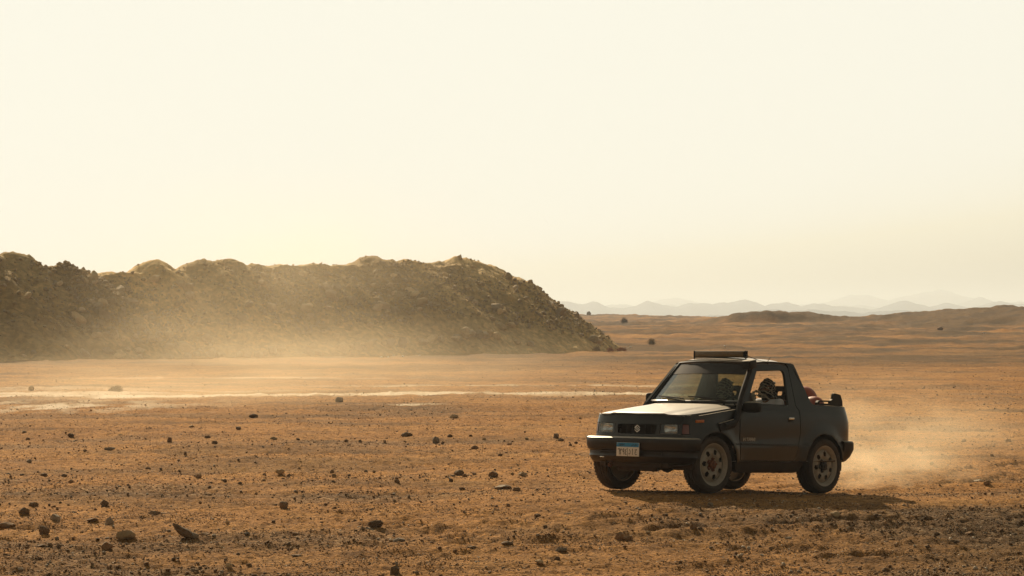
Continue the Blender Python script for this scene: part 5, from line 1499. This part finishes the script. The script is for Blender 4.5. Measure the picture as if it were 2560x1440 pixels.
def heap_zone(sp):
    px = 1280 + F_PX * sp[0] / sp[1]; t = sp[1] - base_line(sp[0])
    z = ('beyond the left edge' if px < 0 else 'under the leftmost peak' if px < 110 else 'on the rocky second heap' if px < 250 else 'in the first dip' if px < 320 else 'on the smooth round heap' if px < 450 else 'under the knobbly crest' if px < 600 else
         'under the level crest' if px < 860 else 'on the tallest heap' if px < 1040 else 'under the ragged peak' if px < 1220 else 'on the long right shoulder' if px < 1400 else 'by the right foot')
    return z, ('at the base' if t < 1.2 else 'just above the base' if t < 2.4 else 'low' if t < 4.5 else 'halfway up' if t < 7 else 'high up')
for k, sp in enumerate(SPOTS):
    z = heap_zone(sp); same = sorted([q for q in SPOTS[1:] if heap_zone(q) == z], key=lambda q: q[0] / q[1])
    if k == 0: lb = 'largest round boulder, high on the tallest heap of the mound'
    elif len(same) > 1: lb = '%s boulder from left %s %s' % (ORD[min(same.index(sp), 27)], z[1], z[0])
    else: lb = 'only boulder %s %s' % (z[1], z[0])
    boulder(sp[0], sp[1], sp[2], sp[3], r_.choice(['heap', 'heapgrey']), lb, GRP, r_)

# dry bushes
M_TWIG = simple('dry_twigs', (.24, .15, .075), .95, var=.3, scale=20)
M_ORANGE = simple('rust_orange_scrub', (.34, .12, .035), .95, var=.3, scale=20)
M_GREYBUSH = simple('grey_green_scrub', (.28, .22, .12), .95, var=.3, scale=20)
def bush(px, py, w, h, mt, label, n=1500, seed=1):
    x, y, z = at(px, py); rr = random.Random(seed)
    W, H_ = w * y / F_PX / 2, h * y / F_PX
    o = empty('bush', (x, y, z)); tag(o, label, 'bush')
    bm = bmesh.new()
    for k in range(60):
        a, e = rr.uniform(0, 6.283), rr.uniform(.15, 1.4)
        d = Vector((math.cos(a) * math.cos(e) * W, math.sin(a) * math.cos(e) * W, math.sin(e) * H_)) * rr.uniform(.7, 1)
        tube('', [(0, 0, 0), d * .5 + Vector((0, 0, .1 * H_)), d], [W * .03, W * .018, W * .006], None, None, 4, False, bm)
    bm_obj('twigs', bm, M_TWIG, o)
    co, tr = [], []
    for k in range(n):
        a, e, q = rr.uniform(0, 6.283), math.asin(rr.random()), rr.uniform(.45, 1) * (1 + .15 * math.sin(5 * rr.random()))
        bump = .78 + .22 * math.sin(a * 3 + seed) * math.cos(e * 4 + seed)
        c = Vector((math.cos(a) * math.cos(e) * W, math.sin(a) * math.cos(e) * W, max(.02, math.sin(e)) * H_)) * q * bump
        s = W * rr.uniform(.025, .07)
        for _ in range(3): co.append(c + Vector((rr.gauss(0, s), rr.gauss(0, s), rr.gauss(0, s))))
        tr.append((3 * k, 3 * k + 1, 3 * k + 2))
    tri_soup('foliage', np.array([tuple(c) for c in co]), np.array(tr), mt, o)
bush(1561, 808, 24, 15, M_TWIG, 'round brown bush on the plain just right of the mound', seed=2)
bush(1629, 862, 26, 18, M_GREYBUSH, 'pale dry bush on the plain right of the mound foot', seed=3)
bush(1526, 879, 24, 13, M_ORANGE, 'round rusty orange bush at the right foot of the mound', seed=4)
bush(1554, 878, 34, 9, M_ORANGE, 'low spreading orange bush right of the round orange bush', seed=5)
bush(1492, 877, 26, 14, M_GREYBUSH, 'grey green scrub against the right foot of the mound', seed=8)
bush(290, 978, 44, 17, M_TWIG, 'low brown scrub on the edge of the pale wash at left', seed=6)
bush(2275, 1124, 22, 10, M_GREYBUSH, 'low dry tuft on the plain at the right', seed=10)
# litter
LITX = [953, 970, 982, 985, 992, 1001, 1007, 1049]
M_WHITE = simple('white_plastic', (.80, .78, .72), .5, var=.05, scale=10)
for k, (px, py, w, h) in enumerate([(953, 894, 7, 4), (970, 893, 5, 4), (985, 890, 6, 3), (992, 888, 9, 3), (1001, 886, 6, 4), (1007, 892, 7, 4), (1049, 889, 5, 3), (1576, 869, 7, 4), (982, 888, 4, 3), (1812, 866, 5, 3), (2460, 834, 5, 4)]):
    x, y, z = at(px, py); bm = rock_bm(400 + k, 2, 3, .3, (1, .6, .6)); o = bm_obj('plastic_scrap', bm, M_WHITE, angle=20)
    s = w * y / F_PX / 2; o.scale = (s, s, h * y / F_PX / 2 * 1.4); o.location = (x, y, z + s * .3)
    far = px > 1100
    lb = '%s scrap of white litter from the left before the mound' % ORD[sorted(LITX).index(px)] if not far else ('white scrap at the right foot of the mound' if px < 1700 else ('white scrap on the plain beyond the vehicle roof' if px < 2000 else 'white scrap on the slope at far right'))
    tag(o, lb, 'litter', None if far else 'white litter before the mound')
# ================================================================== AIR
def vol_mat(name, colr, dens, aniso, falloff=None):
    m, n, l, b = new_mat(name)
    n.remove(b)
    v = n.new('ShaderNodeVolumePrincipled')
    v.inputs['Color'].default_value = (*colr, 1)
    v.inputs['Density'].default_value = dens
    v.inputs['Anisotropy'].default_value = aniso
    l.new(v.outputs[0], n['Material Output'].inputs['Volume'])
    if falloff:
        # dust thins out towards the edge of its cloud and is broken up by noise
        tc = n.new('ShaderNodeTexCoord').outputs['Object']
        ln = n.new('ShaderNodeVectorMath'); ln.operation = 'LENGTH'; l.new(tc, ln.inputs[0])
        e = n.new('ShaderNodeMapRange'); e.interpolation_type = 'SMOOTHERSTEP'
        l.new(ln.outputs['Value'], e.inputs[0])
        e.inputs[1].default_value = 0.0; e.inputs[2].default_value = 1.0
        e.inputs[3].default_value = 1.0; e.inputs[4].default_value = 0.0
        nz = noise_node(n, l, falloff, 3, .6, tc)
        k = n.new('ShaderNodeMapRange'); l.new(nz.outputs[0], k.inputs[0])
        k.inputs[1].default_value = .38; k.inputs[2].default_value = .68; k.inputs[3].default_value = .08; k.inputs[4].default_value = 1.9
        d = mth(n, l, 'MULTIPLY', mth(n, l, 'MULTIPLY', e.outputs[0], k.outputs[0]), dens)
        l.new(d, v.inputs['Density'])
    return m

def haze_box():
    x0, x1, y0, y1, z0, z1 = -9000, 9000, -200, 14500, -12, 106
    vs = [(x, y, z) for z in (z0, z1) for y in (y0, y1) for x in (x0, x1)]
    fs = [(0, 2, 3, 1), (4, 5, 7, 6), (0, 1, 5, 4), (2, 6, 7, 3), (0, 4, 6, 2), (1, 3, 7, 5)]
    o = mesh_obj('haze', vs, fs, vol_mat('haze_air', (.83, .93, 1.0), HAZE_DENSITY, .27), smooth=False)
    tag(o, kind='stuff')
HAZE_DENSITY = 0.00023
haze_box()

def dust(name, loc, size, rz, dens, scale, label):
    bm = bmesh.new()
    bmesh.ops.create_icosphere(bm, subdivisions=3, radius=1.0)
    o = bm_obj(name, bm, vol_mat('dust_air', (1.0, .86, .62), dens, .45, scale))
    o.location = loc; o.scale = size; o.rotation_euler = (0, 0, rz)
    tag(o, label, 'dust cloud', kind='stuff')
    return o
dust('dust_cloud', (-11.0, 119, 3.2), (14.0, 10, 7.5), 0, .021, 1.6, 'pale golden dust drifting in front of the rubble mound')
dust('dust_cloud', (-7.5, 74, .5), (14.0, 24.0, 2.6), 0, .019, 1.6, 'low golden dust hanging over the pale wash on the left')
dust('dust_cloud', (5.2, 37.2, .45), (2.3, 4.2, 1.35), .5, .16, 2.8, 'dust stirred up behind the rear wheels of the dark vehicle')
dust('dust_cloud', (4.75, 34.6, .22), (1.5, 1.8, .75), .5, .26, 3.2, 'dense low puff of dust right behind the rear wheel')
